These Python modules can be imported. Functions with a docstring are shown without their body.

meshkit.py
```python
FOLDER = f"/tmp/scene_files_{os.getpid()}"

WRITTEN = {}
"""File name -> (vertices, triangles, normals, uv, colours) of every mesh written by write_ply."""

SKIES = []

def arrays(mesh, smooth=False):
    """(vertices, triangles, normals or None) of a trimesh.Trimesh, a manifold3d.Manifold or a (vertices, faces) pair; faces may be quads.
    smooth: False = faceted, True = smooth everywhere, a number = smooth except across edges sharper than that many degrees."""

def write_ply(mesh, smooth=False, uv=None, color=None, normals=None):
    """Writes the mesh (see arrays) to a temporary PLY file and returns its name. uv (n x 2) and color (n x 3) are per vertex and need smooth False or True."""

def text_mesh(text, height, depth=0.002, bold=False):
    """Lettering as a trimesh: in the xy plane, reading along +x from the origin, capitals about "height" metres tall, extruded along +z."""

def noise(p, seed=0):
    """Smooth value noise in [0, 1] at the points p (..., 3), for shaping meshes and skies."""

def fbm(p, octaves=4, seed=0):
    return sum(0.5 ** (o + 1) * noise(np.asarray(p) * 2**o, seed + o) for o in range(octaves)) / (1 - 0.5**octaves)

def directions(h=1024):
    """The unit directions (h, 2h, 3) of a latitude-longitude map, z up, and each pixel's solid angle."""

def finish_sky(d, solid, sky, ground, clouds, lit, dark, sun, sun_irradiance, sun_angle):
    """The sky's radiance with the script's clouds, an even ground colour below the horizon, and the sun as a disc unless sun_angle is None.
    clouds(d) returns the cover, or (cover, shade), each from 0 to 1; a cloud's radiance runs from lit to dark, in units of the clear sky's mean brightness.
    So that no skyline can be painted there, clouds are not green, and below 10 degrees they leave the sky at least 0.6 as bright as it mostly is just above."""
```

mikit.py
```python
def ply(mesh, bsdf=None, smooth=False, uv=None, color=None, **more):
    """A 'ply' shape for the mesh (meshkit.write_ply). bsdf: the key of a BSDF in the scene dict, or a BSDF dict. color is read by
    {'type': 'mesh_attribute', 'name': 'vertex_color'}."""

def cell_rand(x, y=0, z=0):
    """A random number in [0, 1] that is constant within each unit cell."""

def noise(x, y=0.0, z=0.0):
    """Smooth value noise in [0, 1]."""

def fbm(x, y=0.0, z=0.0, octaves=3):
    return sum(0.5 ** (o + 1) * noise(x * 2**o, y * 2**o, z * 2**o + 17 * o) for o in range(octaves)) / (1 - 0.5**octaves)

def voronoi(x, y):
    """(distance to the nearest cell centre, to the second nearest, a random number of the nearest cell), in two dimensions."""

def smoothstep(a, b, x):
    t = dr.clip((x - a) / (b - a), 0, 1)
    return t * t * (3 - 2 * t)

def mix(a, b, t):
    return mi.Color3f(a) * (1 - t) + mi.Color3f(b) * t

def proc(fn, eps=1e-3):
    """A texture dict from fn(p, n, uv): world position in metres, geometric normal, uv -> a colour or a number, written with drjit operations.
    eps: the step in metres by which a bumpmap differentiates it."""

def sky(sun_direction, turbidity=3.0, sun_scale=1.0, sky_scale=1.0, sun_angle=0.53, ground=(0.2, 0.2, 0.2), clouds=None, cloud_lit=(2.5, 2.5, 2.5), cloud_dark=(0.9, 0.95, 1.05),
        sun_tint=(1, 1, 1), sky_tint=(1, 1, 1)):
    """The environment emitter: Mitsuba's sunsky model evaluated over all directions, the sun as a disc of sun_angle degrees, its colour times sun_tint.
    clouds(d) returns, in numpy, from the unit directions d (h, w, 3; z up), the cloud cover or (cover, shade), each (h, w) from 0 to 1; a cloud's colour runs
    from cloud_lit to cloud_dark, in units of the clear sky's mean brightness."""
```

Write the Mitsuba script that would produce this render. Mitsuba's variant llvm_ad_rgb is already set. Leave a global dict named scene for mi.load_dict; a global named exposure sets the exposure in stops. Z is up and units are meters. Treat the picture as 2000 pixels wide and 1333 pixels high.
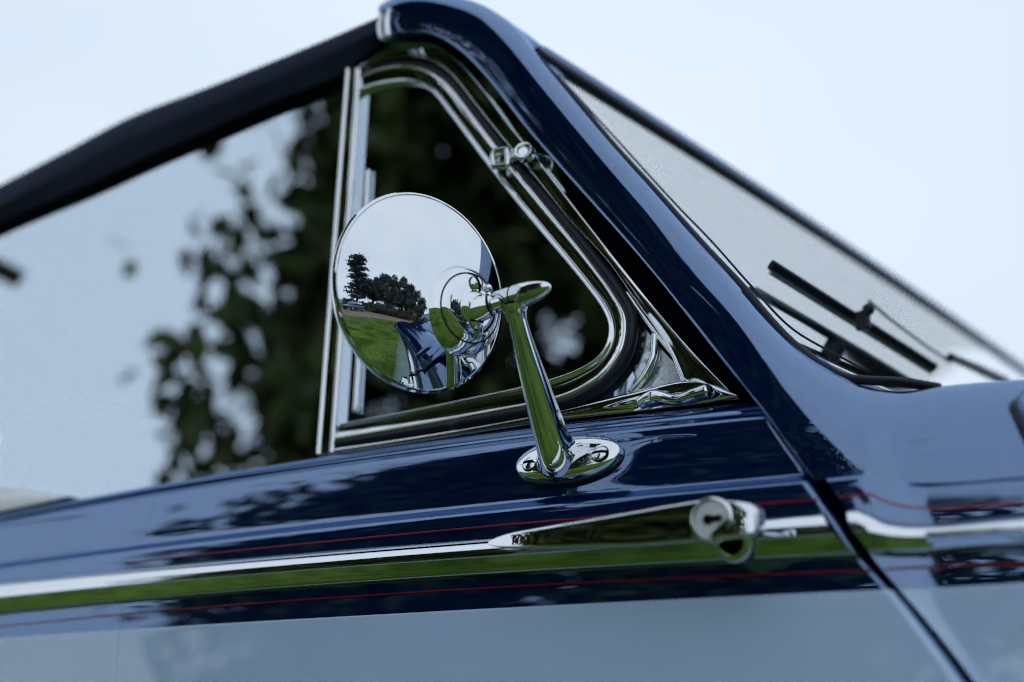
import math, random
import numpy as np, trimesh, mitsuba as mi, mikit, meshkit
from mikit import proc, noise, fbm, smoothstep, mix
from scipy.interpolate import PchipInterpolator, CubicSpline
from scipy.ndimage import gaussian_filter1d
import drjit as dr

T = mi.ScalarTransform4f
scene, labels = {}, {}
# ------------------------------------------------------------------ camera, sky, exposure
F_PX = 2750.0
CAM = np.array([0.60, -0.72, 0.70])
YAW, PITCH = math.radians(36.0), math.radians(15.5)
FW = np.array([-math.sin(YAW) * math.cos(PITCH), math.cos(YAW) * math.cos(PITCH), math.sin(PITCH)])
RT = np.array([math.cos(YAW), math.sin(YAW), 0.0])
UP = np.cross(RT, FW)
FOCUS = 0.925
scene['camera'] = {'type': 'thinlens', 'fov': math.degrees(2 * math.atan(1000 / F_PX)), 'fov_axis': 'x', 'aperture_radius': 0.0078,
                   'focus_distance': FOCUS, 'near_clip': 0.02, 'far_clip': 3000.0,
                   'to_world': T().look_at(origin=CAM.tolist(), target=(CAM + FW).tolist(), up=[0, 0, 1])}


def clouds(d):
    f = meshkit.fbm(d * 2.6 + 3.1, 4, 5)
    return np.ones(d.shape[:2]), np.clip((f - 0.42) * 2.2, 0, 1)


scene['sky'] = mikit.sky((-0.05, -0.08, 0.99), turbidity=3, sun_scale=0.1, sun_angle=176, sun_tint=(0.8, 0.9, 1.1), clouds=clouds, cloud_lit=(2.95, 3.38, 3.84), cloud_dark=(2.42, 2.90, 3.50), ground=(0.12, 0.2, 0.06))
exposure = 1.3


# ------------------------------------------------------------------ helpers
def ray(px, py):
    d = FW + RT * ((px - 1000) / F_PX) - UP * ((py - 666.5) / F_PX)
    return d / np.linalg.norm(d)


def at_y(px, py, y):
    d = ray(px, py)
    return CAM + d * ((y - CAM[1]) / d[1])


def at_z(px, py, z):
    d = ray(px, py)
    return CAM + d * ((z - CAM[2]) / d[2])


def at_plane(px, py, p0, n):
    d = ray(px, py)
    return CAM + d * (np.dot(p0 - CAM, n) / np.dot(d, n))


def unit(v):
    v = np.asarray(v, float)
    return v / np.linalg.norm(v)


def resample(pts, n, sigma=0.0, dense=1200):
    """Even resampling of a polyline, corners rounded by a gaussian of sigma (fraction of its length)."""
    pts = np.asarray(pts, float)
    s = np.r_[0, np.cumsum(np.linalg.norm(np.diff(pts, axis=0), axis=1))]
    c = PchipInterpolator(s, pts)(np.linspace(0, s[-1], dense))
    if sigma:
        k = int(dense * sigma * 4) + 1
        a = 2 * c[0] - c[1:k + 1][::-1]
        b = 2 * c[-1] - c[-k - 1:-1][::-1]
        c = gaussian_filter1d(np.vstack([a, c, b]), dense * sigma, axis=0)[k:-k]
    s = np.r_[0, np.cumsum(np.linalg.norm(np.diff(c, axis=0), axis=1))]
    t = np.linspace(0, s[-1], n)
    return np.stack([np.interp(t, s, c[:, k]) for k in range(c.shape[1])], 1)


def grid(P, flip=False, close_u=False, close_v=False):
    """Mesh of a grid of points P (rows, columns, 3)."""
    P = np.asarray(P, float)
    r, c = P.shape[:2]
    i = np.arange(r * c).reshape(r, c)
    if close_u:
        i = np.vstack([i, i[:1]])
    if close_v:
        i = np.hstack([i, i[:, :1]])
    a, b, d, e = i[:-1, :-1].ravel(), i[:-1, 1:].ravel(), i[1:, 1:].ravel(), i[1:, :-1].ravel()
    f = np.vstack([np.c_[a, b, d], np.c_[a, d, e]])
    return trimesh.Trimesh(P.reshape(-1, 3), f[:, ::-1] if flip else f, process=False)


def across(rows, m, kind='cubic', params=None):
    """Fills in m rows between given rows (k, n, 3) by splines through them."""
    R = np.asarray(rows, float)
    if params is None:
        d = np.mean(np.linalg.norm(np.diff(R, axis=0), axis=2), axis=1)
        params = np.r_[0, np.cumsum(d)]
    t = np.interp(np.linspace(0, len(params) - 1, m), np.arange(len(params)), params)
    return (PchipInterpolator(params, R, axis=0) if kind == 'pchip' else CubicSpline(params, R, axis=0))(t)


def frames(path):
    t = np.gradient(path, axis=0)
    t /= np.linalg.norm(t, axis=1, keepdims=True)
    n = unit(np.cross(t[0], [0.31, 0.9, 0.2]))
    N = []
    for v in t:
        n = unit(n - v * np.dot(n, v))
        N.append(n)
    N = np.array(N)
    return t, N, np.cross(t, N)


def tube(path, radius, k=20, caps=True):
    path = np.asarray(path, float)
    rad = np.broadcast_to(np.asarray(radius, float), (len(path),))
    t, N, B = frames(path)
    a = np.linspace(0, 2 * np.pi, k, endpoint=False)
    P = path[:, None] + rad[:, None, None] * (np.cos(a)[None, :, None] * N[:, None] + np.sin(a)[None, :, None] * B[:, None])
    if caps:
        P = np.concatenate([np.repeat(path[:1, None], k, 1), P, np.repeat(path[-1:, None], k, 1)])
    return grid(P, flip=True, close_v=True)


def lathe(profile, origin, axis, up=(0, 0, 1), k=64, squash=1.0):
    """profile: (radius, height) pairs from the base upwards, turned about axis."""
    ax = unit(axis)
    u = unit(np.cross(up, ax))
    w = np.cross(ax, u)
    pr = np.asarray(profile, float)
    a = np.linspace(0, 2 * np.pi, k, endpoint=False)
    P = np.asarray(origin)[None, None] + pr[:, 1][:, None, None] * ax + pr[:, 0][:, None, None] * (np.cos(a)[None, :, None] * u + squash * np.sin(a)[None, :, None] * w)
    return grid(P, close_v=True, flip=True)


def smooth_profile(p, n=40):
    p = np.asarray(p, float)
    s = np.r_[0, np.cumsum(np.linalg.norm(np.diff(p, axis=0), axis=1))]
    return PchipInterpolator(s, p)(np.linspace(0, s[-1], n))


def rbox(size, r, origin=(0, 0, 0), axes=None, sub=3):
    """Box with rounded edges, in the frame axes (rows)."""
    h = np.asarray(size, float) / 2 - r
    m = trimesh.creation.icosphere(subdivisions=sub, radius=1.0)
    v = np.array(m.vertices)
    v = np.sign(np.where(np.abs(v) < 1e-9, 0, v)) * h + v * r
    A = np.eye(3) if axes is None else np.asarray(axes)
    return trimesh.Trimesh(v @ A + np.asarray(origin), m.faces, process=False)


def cat(*ms):
    return trimesh.util.concatenate(list(ms))


def obj(key, mesh, bsdf, label=None, category=None, kind=None, smooth=35, group=None):
    if key in scene:
        k = 1
        while f'{key}_{k:03d}' in scene:
            k += 1
        key = f'{key}_{k:03d}'
    scene[key] = mikit.ply(mesh, bsdf, smooth=smooth)
    d = {}
    if label: d['label'] = label
    if category: d['category'] = category
    if kind: d['kind'] = kind
    if group: d['group'] = group
    if d: labels[key] = d
    return key


def thing(key, label, category, group=None):
    labels[key] = {'label': label, 'category': category}
    if group: labels[key]['group'] = group
    return key


def rgb(*c):
    return {'type': 'rgb', 'value': list(c)}


def two(b):
    return {'type': 'twosided', 'bsdf': b}


# ------------------------------------------------------------------ materials
scene['chrome'] = two({'type': 'conductor', 'material': 'none', 'specular_reflectance': rgb(0.74, 0.765, 0.79)})


def worn(p, n, uv):
    f = fbm(p.x * 260, p.y * 260, p.z * 260, 3)
    return 0.05 + 0.16 * smoothstep(0.45, 0.75, f)


scene['chrome_worn'] = two({'type': 'roughconductor', 'material': 'none', 'specular_reflectance': rgb(0.62, 0.65, 0.69), 'alpha': proc(worn)})
scene['steel_brushed'] = two({'type': 'roughconductor', 'material': 'none', 'specular_reflectance': rgb(0.55, 0.57, 0.6), 'alpha': 0.22})
scene['lock_metal'] = two({'type': 'roughconductor', 'material': 'none', 'specular_reflectance': rgb(0.72, 0.75, 0.8), 'alpha': 0.45})
scene['navy_paint'] = two({'type': 'plastic', 'int_ior': 3.6, 'specular_reflectance': rgb(0.48, 0.66, 1.0), 'diffuse_reflectance': rgb(0.006, 0.14, 0.50), 'nonlinear': True})
scene['pale_paint'] = two({'type': 'plastic', 'int_ior': 1.8, 'diffuse_reflectance': rgb(0.78, 0.868, 0.978), 'nonlinear': True})
scene['red_line'] = two({'type': 'plastic', 'int_ior': 1.5, 'diffuse_reflectance': rgb(0.24, 0.012, 0.028)})
scene['white_trim'] = two({'type': 'plastic', 'int_ior': 1.5, 'diffuse_reflectance': rgb(0.85, 0.87, 0.88)})
scene['rubber'] = two({'type': 'roughplastic', 'alpha': 0.2, 'specular_reflectance': rgb(0.5, 0.55, 0.65), 'diffuse_reflectance': rgb(0.009, 0.010, 0.015)})
scene['black_void'] = two({'type': 'diffuse', 'reflectance': rgb(0.004, 0.004, 0.006)})


def weave(p, n, uv):
    return 0.0004 * (noise(p.x * 900, p.y * 900, p.z * 900) + 2.0 * noise(p.x * 60, p.y * 60, p.z * 60))


scene['hood_fabric'] = two({'type': 'bumpmap', 'arbitrary': proc(weave, eps=4e-4), 'scale': 1.0, 'bsdf': {'type': 'roughplastic', 'alpha': 0.4, 'specular_reflectance': rgb(0.35, 0.42, 0.6), 'diffuse_reflectance': rgb(0.010, 0.014, 0.032)}})
scene['window_glass'] = {'type': 'thindielectric', 'int_ior': 6.4, 'specular_reflectance': rgb(0.78, 0.89, 1.0)}
scene['screen_glass'] = {'type': 'thindielectric', 'int_ior': 11.0, 'specular_reflectance': rgb(0.98, 0.99, 1.0)}
scene['interior_trim'] = two({'type': 'diffuse', 'reflectance': rgb(0.012, 0.012, 0.014)})


# ------------------------------------------------------------------ the car: body side
CAR = thing('convertible_car', 'navy over pale blue classic convertible with chrome door mirror and black soft top', 'car')
N = 260
YMID = 0.785

# body side curves: pixel traces taken at their depth y, then smoothed as z(x)
def zfit(pts, y, deg=2):
    P = np.array([at_y(a, b, y) for a, b in pts])
    c = np.polyfit(P[:, 0], P[:, 2], deg)
    return lambda x: np.polyval(c, x)


Y_BELT, Y_C1 = 0.040, 0.008
z_belt = zfit([(0, 1003), (120, 978), (240, 957), (430, 920), (640, 888), (1000, 836), (1100, 822), (1250, 804), (1430, 786)], Y_BELT, 3)
z_c1 = zfit([(0, 1107), (247, 1070), (500, 1042), (900, 1000), (1130, 976), (1300, 957), (1590, 932)], Y_C1, 2)
z_pin = zfit([(0, 1128), (400, 1086), (640, 1052), (960, 1030), (1200, 1004), (1490, 986), (1610, 973)], -0.004, 2)
z_st = zfit([(0, 1136), (300, 1106), (500, 1085), (950, 1050), (1494, 1005), (1615, 999)], -0.006, 2)
z_sb = zfit([(0, 1199), (500, 1153), (900, 1127), (1000, 1122), (1450, 1099), (1681, 1085)], -0.006, 2)
z_pl = zfit([(115, 1202 + 10), (475, 1180), (900, 1151), (1450, 1126), (1708, 1112)], -0.005, 2)
z_tt = zfit([(0, 1250), (500, 1217), (900, 1197), (1450, 1169), (1750, 1156)], -0.002, 2)

GAP_L = [(1400, 726), (1437, 771), (1470, 812), (1541, 900), (1604, 977), (1681, 1081), (1750, 1158), (1884, 1333), (1960, 1440), (2010, 1540), (2030, 1700)]
GAP_R = [(1440, 737), (1461, 761), (1500, 812), (1562, 900), (1631, 993), (1703, 1081), (1763, 1156), (1906, 1333), (1985, 1440), (2035, 1540), (2055, 1700)]


def gapx(pts):
    P = np.array([at_y(a, b, 0.004) for a, b in pts])
    o = np.argsort(P[:, 2])
    z, x = P[o, 2], P[o, 0]
    return lambda q: np.interp(q, z, x)


gx_l, gx_r = gapx(GAP_L), gapx(GAP_R)


def side_rows(x):
    """(y, z) rows of the body side at positions x, from the glass channel down to the sill: arrays (rows, len(x))."""
    zb, zc, zs, zt = z_belt(x), z_c1(x), z_st(x), z_tt(x)
    h = zb - zc
    rows = []
    rows.append((Y_BELT + 0.030, zb - 0.030))
    rows.append((Y_BELT + 0.024, zb - 0.004))
    rows.append((Y_BELT + 0.016, zb + 0.0008))
    rows.append((Y_BELT + 0.006, zb))
    rows.append((Y_BELT - 0.004, zb - 0.005))
    rows.append((Y_BELT - 0.010, zb - 0.0115))
    rows.append((Y_BELT - 0.0140, zb - 0.25 * h))
    rows.append((Y_BELT - 0.0195, zb - 0.50 * h))
    rows.append((Y_BELT - 0.0235, zb - 0.75 * h))
    rows.append((Y_BELT - 0.0255, zc + 0.0055))      # foot of the shoulder
    rows.append((Y_BELT - 0.0275, zc + 0.0022))
    rows.append((Y_BELT - 0.0330, zc - 0.0006))      # little ledge facing the sky
    rows.append((Y_BELT - 0.0385, zc - 0.0030))
    rows.append((Y_BELT - 0.0405, zc - 0.0065))
    f = zc - 0.0065
    rows.append((Y_BELT - 0.0415, f + (zs - f) * 0.6))
    rows.append((Y_BELT - 0.0425, zs - 0.008))
    zsb = z_sb(x)
    rows.append((Y_BELT - 0.0430, zsb))
    rows.append((Y_BELT - 0.0438, zsb + (zt - zsb) * 0.5))
    rows.append((Y_BELT - 0.0444, zt - 0.004))
    return rows


def lower_rows(x):
    zt = z_tt(x)
    return [(Y_BELT - 0.0440, zt + 0.0012), (Y_BELT - 0.0449, zt + 0.0006), (Y_BELT - 0.0450, zt - 0.006), (Y_BELT - 0.046, zt - 0.04), (Y_BELT - 0.047, zt - 0.10), (Y_BELT - 0.042, zt - 0.22),
            (Y_BELT - 0.015, zt - 0.36), (Y_BELT + 0.02, zt - 0.46), (Y_BELT + 0.08, zt - 0.52)]


def panel(rowfn, x0fn, x1fn, m, ncol=N, lip=(True, True)):
    """Body panel between two cut lines x0fn(z), x1fn(z); its edges turn inwards."""
    u = np.linspace(0, 1, ncol)
    xm = np.linspace(-0.75, 1.2, 60)
    P = None
    out = []
    probe = rowfn(np.array([0.4]))
    for k in range(len(probe)):
        a, b = x0fn(float(rowfn(np.array([x0fn(0.8)]))[k][1][0])), x1fn(float(rowfn(np.array([x1fn(0.85)]))[k][1][0]))
        x = a + (b - a) * u
        y, z = rowfn(x)[k]
        out.append(np.stack([x, np.full(ncol, y) if np.isscalar(y) else y, z], 1))
    G = across(np.array(out), m, 'pchip')
    G = gaussian_filter1d(G, 3.0, axis=0, mode='nearest')
    cols = []
    if lip[0]:
        e = G[:, :1].copy(); e[..., 1] += 0.022; e2 = G[:, :1].copy(); e2[..., 0] += -0.0; e2[..., 1] += 0.0
        cols += [e + [0.0005, 0, 0]]
    cols.append(G)
    if lip[1] and x1fn is not x_ql:
        cols += [G[:, -1:] + [0.0012, 0.0012, 0], G[:, -1:] + [0.0018, 0.0035, 0], G[:, -1:] + [-0.001, 0.024, 0]]
    return np.concatenate(cols, 1)


X_REAR = at_y(250, 1080, 0.0)[0]
x_left = lambda z: -1.25
x_dr = lambda z: X_REAR + 0.0001 + (0.85 - z) * 0.03
x_ql = lambda z: X_REAR - 0.0002 + (0.85 - z) * 0.03
MR = 230
door = grid(panel(side_rows, x_dr, gx_l, MR))
obj(f'{CAR}__door', door, 'navy_paint', smooth=30)
obj(f'{CAR}__door__lower_panel', grid(panel(lower_rows, x_dr, gx_l, 60)), 'pale_paint', 'pale blue lower half of the door', smooth=30)
obj(f'{CAR}__rear_quarter', grid(panel(side_rows, x_left, x_ql, MR, 120)), 'navy_paint', smooth=30)
obj(f'{CAR}__rear_quarter__lower_panel', grid(panel(lower_rows, x_left, x_ql, 60, 120)), 'pale_paint', 'pale blue lower half behind the door', smooth=30)


def strip_mesh(x, ztop, zbot, y0, cap=True):
    """Chrome moulding: rounded upper half that looks up, ridge, flat lower half that looks down a little."""
    h = ztop - zbot
    prof = [(0.0, 1.00, 0.0), (0.0, 0.98, 0.0028), (0.0, 0.91, 0.0066), (0.0, 0.79, 0.0103), (0.0, 0.67, 0.0130), (0, 0.585, 0.0142), (0, 0.44, 0.0145), (0, 0.41, 0.0137), (0, 0.25, 0.0106), (0, 0.05, 0.0068), (0, 0.0, 0.0045), (0, 0.0, 0.0)]
    rows = []
    for _, t, o in prof:
        rows.append(np.stack([x, y0 - o, zbot + h * t], 1))
    return np.array(rows)


def moulding(x0, x1, n=200):
    x = np.linspace(x0, x1, n)
    y0 = np.full(n, Y_BELT - 0.0422)
    R = strip_mesh(x, z_st(x), z_sb(x), y0)
    t = across(R[:8], 60, 'pchip')
    b = across(R[7:], 24, 'pchip')
    return cat(grid(t), grid(b))


XG = gx_l(float(z_st(0.33)))
def moulding_cut(x0, x1top, x1bot, n=200):
    m = moulding(x0, x1top, n)
    v = np.array(m.vertices)
    zt, zb = z_st(v[:, 0]), z_sb(v[:, 0])
    f = np.clip((zt - v[:, 2]) / (zt - zb), 0, 1)
    s = (v[:, 0] - x0) / (x1top - x0)
    v[:, 0] += f * s * (x1bot - x1top)
    m.vertices = v
    return m


obj(f'{CAR}__door__waist_moulding', moulding_cut(X_REAR + 0.0003, gx_l(z_st(0.36)) - 0.002, gx_l(z_sb(0.4)) - 0.002), 'chrome', smooth=25)
obj(f'{CAR}__rear_quarter__waist_moulding', moulding(-1.25, X_REAR), 'chrome', smooth=25)


def pinline(zf, x0, x1, y, w=0.00055):
    x = np.linspace(x0, x1, 120)
    z = zf(x)
    return grid(np.array([np.stack([x, np.full_like(x, y), z + w], 1), np.stack([x, np.full_like(x, y - 0.0004), z + w * .5], 1), np.stack([x, np.full_like(x, y - 0.0004), z - w * .5], 1), np.stack([x, np.full_like(x, y), z - w], 1)]))


obj(f'{CAR}__door__pinstripe', pinline(z_pin, X_REAR + 0.0005, gx_l(z_pin(0.35)) - 0.001, Y_BELT - 0.0424), 'red_line', 'thin red coach line above the chrome strip')
obj(f'{CAR}__door__pinstripe', pinline(z_pl, X_REAR + 0.0005, gx_l(z_pl(0.40)) - 0.001, Y_BELT - 0.0442), 'red_line', 'thin red coach line below the chrome strip')
obj(f'{CAR}__rear_quarter__pinstripe', pinline(z_pl, -1.25, X_REAR, Y_BELT - 0.0442), 'red_line')

# ------------------------------------------------------------------ A post, scuttle and front wing
TUM = math.radians(5.0)
ZB0 = float(z_belt(0.0))
GN = np.array([0, -math.cos(TUM), math.sin(TUM)])          # outward normal of the side glass
GP = np.array([0, Y_BELT + 0.022, ZB0])


def on_glass(px, py, off=0.0):
    return at_plane(px, py, GP + GN * off, GN)


P0 = [(742, 76), (775, 66), (815, 62), (856, 72), (904, 103), (960, 163), (1020, 241), (1100, 334), (1168, 410), (1230, 480), (1290, 551), (1345, 620), (1400, 690), (1461, 765), (1500, 814), (1562, 900), (1592, 940)]
OO = [(742, 52), (770, 42), (808, 38), (880, 58), (945, 96), (1000, 158), (1100, 278), (1200, 396), (1290, 500), (1380, 590), (1458, 668), (1548, 780), (1600, 840), (1650, 890), (1690, 924)]
SS = [(748, 28), (768, 12), (800, 2), (850, 0), (930, 10), (984, 36), (1018, 60), (1038, 86), (1058, 116), (1100, 168), (1200, 288), (1280, 376), (1380, 488), (1458, 571), (1503, 625), (1552, 675), (1615, 720), (1660, 742), (1719, 766), (1777, 767), (1831, 759)]


def depth_rows():
    n = 220
    a = resample(P0, n, 0.012)
    o = resample(OO, n, 0.012)
    s = resample(SS, n, 0.010)
    A = np.array([on_glass(p[0], p[1], 0.016) for p in a])
    t = np.linspace(0, 1, n)
    O = []
    for q, p in zip(t, o):
        O.append(on_glass(p[0], p[1], 0.020 + 0.0 * q))
    O = np.array(O)
    # foot of the post runs out onto the wing
    return A, O, s, t


A_, O_, s_, t_ = depth_rows()
# towards the foot the post rows run over into the wing's side plane
def foot(rows, px):
    y = rows[:, 1] * (1 - w_) + (Y_C1 - 0.004) * w_
    y = np.r_[y[:60], gaussian_filter1d(np.r_[y, np.full(80, y[-1])], 22)[60:220]]
    y = gaussian_filter1d(y, 5, mode='nearest')
    return np.array([at_y(p[0], p[1], q) for p, q in zip(px, y)])


w_ = np.clip((t_ - 0.62) / 0.38, 0, 1); w_ = w_ * w_ * (3 - 2 * w_)
A_, O_ = foot(A_, resample(P0, 220, 0.012)), foot(O_, resample(OO, 220, 0.012))
S_ = []
for q, p in zip(t_, s_):
    S_.append(on_glass(p[0], p[1], -0.030 - 0.015 * q))
S_ = np.array(S_)
# wing continues forward
xw = np.linspace(0, 1, 90)
WO = resample([(1690, 924), (1716, 936), (1760, 944), (1830, 944), (2000, 932), (2140, 922)], 90, 0.02)
WS = resample([(1831, 759), (1885, 753), (1948, 748), (2000, 745), (2140, 739)], 90, 0.02)
WO3 = np.array([at_y(p[0], p[1], Y_C1 - 0.004 + 0.010 * min(1, max(0, (p[0] - 1690) / 60))) for p in WO])
yS0 = S_[-1][1]
WS3 = np.array([at_y(p[0], p[1], yS0 + 0.01 * k) for p, k in zip(WS, xw)])
rowO = resample(np.vstack([O_, WO3[1:]]), 400, 0.006)
rowS = resample(np.vstack([S_, WS3[1:]]), 400, 0.006)


def bulge(R0, R1, t, amount, toward):
    return R0 * (1 - t) + R1 * t + amount[:, None] * toward


tt = np.linspace(0, 1, 400)
post_w = 1 - np.clip((tt - 0.50) / 0.2, 0, 1)               # 1 on the post, 0 on the wing
wid = np.linalg.norm(rowS - rowO, axis=1)
outw = np.array([0.55, -0.80, 0.25]) / np.linalg.norm([0.55, -0.80, 0.25])
wing_out = np.array([0.0, -0.75, 0.66])
dirs = np.array([unit(outw * a + wing_out * (1 - a)) for a in post_w])
M1 = bulge(rowO, rowS, 0.22, 0.16 * wid * post_w + 0.11 * wid * (1 - post_w), dirs)
M2 = bulge(rowO, rowS, 0.55, 0.20 * wid * post_w + 0.16 * wid * (1 - post_w), dirs)
M3 = bulge(rowO, rowS, 0.82, 0.11 * wid * post_w + 0.10 * wid * (1 - post_w), dirs)
back = np.array([unit(np.array([0.1, 0.9, -0.1]) * a + np.array([0, 1.0, 0.15]) * (1 - a)) for a in post_w])
inn = rowS + back * 0.02
inn2 = rowS + back * 0.06 + np.array([0, 0, -0.01])
post = across(np.array([rowO, M1, M2, M3, rowS, inn, inn2]), 70, 'pchip')
lowO = rowO.copy()
side = across(np.array([A_ + [0, 0.03, 0], A_ + [0, 0.0012, 0], A_, A_ * 0.5 + O_ * 0.5 + GN * 0.0005, O_]), 40, 'pchip')
obj(f'{CAR}__windscreen_post', cat(grid(post, flip=True), grid(side)), 'navy_paint', smooth=40)

# wing side below its ledge
WX0 = float(at_y(1600, 950, 0)[0])
XE = float(rowO[-1][0])


def wing_y(x, f=1.0):
    k = np.clip((x - at_y(1690, 960, 0)[0]) / 0.03, 0, 1)
    return 0.010 * f * k * k * (3 - 2 * k)


def row_px(pts, y, x0, x1=None):
    P = np.array([at_y(a, b, y + float(wing_y(at_y(a, b, y)[0]))) for a, b in pts])
    f = PchipInterpolator(P[:, 0], P[:, 2], extrapolate=True)
    return f


zw_c1 = row_px([(1540, 942), (1600, 936), (1660, 930), (1690, 928), (1716, 940), (1760, 949), (1830, 949), (2000, 936), (2140, 926)], Y_C1, WX0)
zw_pin = row_px([(1560, 975), (1620, 972), (1660, 968), (1697, 965), (1720, 976), (1760, 988), (1800, 992), (1860, 991), (2000, 980), (2140, 969)], -0.004, WX0)
zw_st = row_px([(1560, 1004), (1631, 994), (1672, 992), (1690, 998), (1740, 1016), (1790, 1021), (1850, 1019), (2000, 1005), (2140, 993)], -0.006, WX0)
zw_sb = row_px([(1560, 1090), (1703, 1082), (1760, 1082), (1850, 1076), (2000, 1067), (2140, 1058)], -0.006, WX0)
zw_pl = row_px([(1560, 1122), (1720, 1112), (1800, 1108), (2000, 1100), (2140, 1093)], -0.005, WX0)
zw_tt = row_px([(1560, 1167), (1763, 1156), (2000, 1144), (2140, 1137)], -0.002, WX0)


def wing_rows(x):
    zc, zs, zsb, zt = zw_c1(x), zw_st(x), zw_sb(x), zw_tt(x)
    q = wing_y(x)
    return [(Y_BELT - 0.030 + q, zc + 0.004), (Y_BELT - 0.0345 + q, zc + 0.0005), (Y_BELT - 0.0385 + q, zc - 0.0022), (Y_BELT - 0.0405 + q, zc - 0.006),
            (Y_BELT - 0.0415 + q, (zc + zs) / 2), (Y_BELT - 0.0425 + q, zs - 0.008), (Y_BELT - 0.0430 + q, zsb), (Y_BELT - 0.0438 + q, (zsb + zt) / 2), (Y_BELT - 0.0444 + q, zt - 0.004)]


def wing_low(x):
    zt, q = zw_tt(x), wing_y(x)
    return [(a + q, zt + d) for a, d in ((Y_BELT - 0.0440, 0.0012), (Y_BELT - 0.0449, 0.0006), (Y_BELT - 0.0450, -0.006), (Y_BELT - 0.046, -0.04), (Y_BELT - 0.047, -0.10), (Y_BELT - 0.042, -0.22), (Y_BELT - 0.015, -0.36), (Y_BELT + 0.02, -0.46), (Y_BELT + 0.08, -0.52))]


X_NOSE = 2.0


def wing_panel(rowfn, m, ncol=160):
    u = np.linspace(0, 1, ncol)
    out = []
    for k in range(len(rowfn(np.array([0.5])))):
        z0 = float(np.ravel(rowfn(np.array([0.45]))[k][1])[0])
        a = gx_r(z0)
        x = a + (XE - a) * u
        y, z = rowfn(x)[k]
        out.append(np.stack([x, y, z], 1))
    G = gaussian_filter1d(across(np.array(out), m, 'pchip'), 2.5, axis=0, mode='nearest')
    lip = [G[:, :1] + [0.002, 0.024, 0], G[:, :1] + [-0.001, 0.003, 0], G[:, :1] + [-0.0006, 0.001, 0]]
    return np.concatenate(lip + [G], 1)


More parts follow.
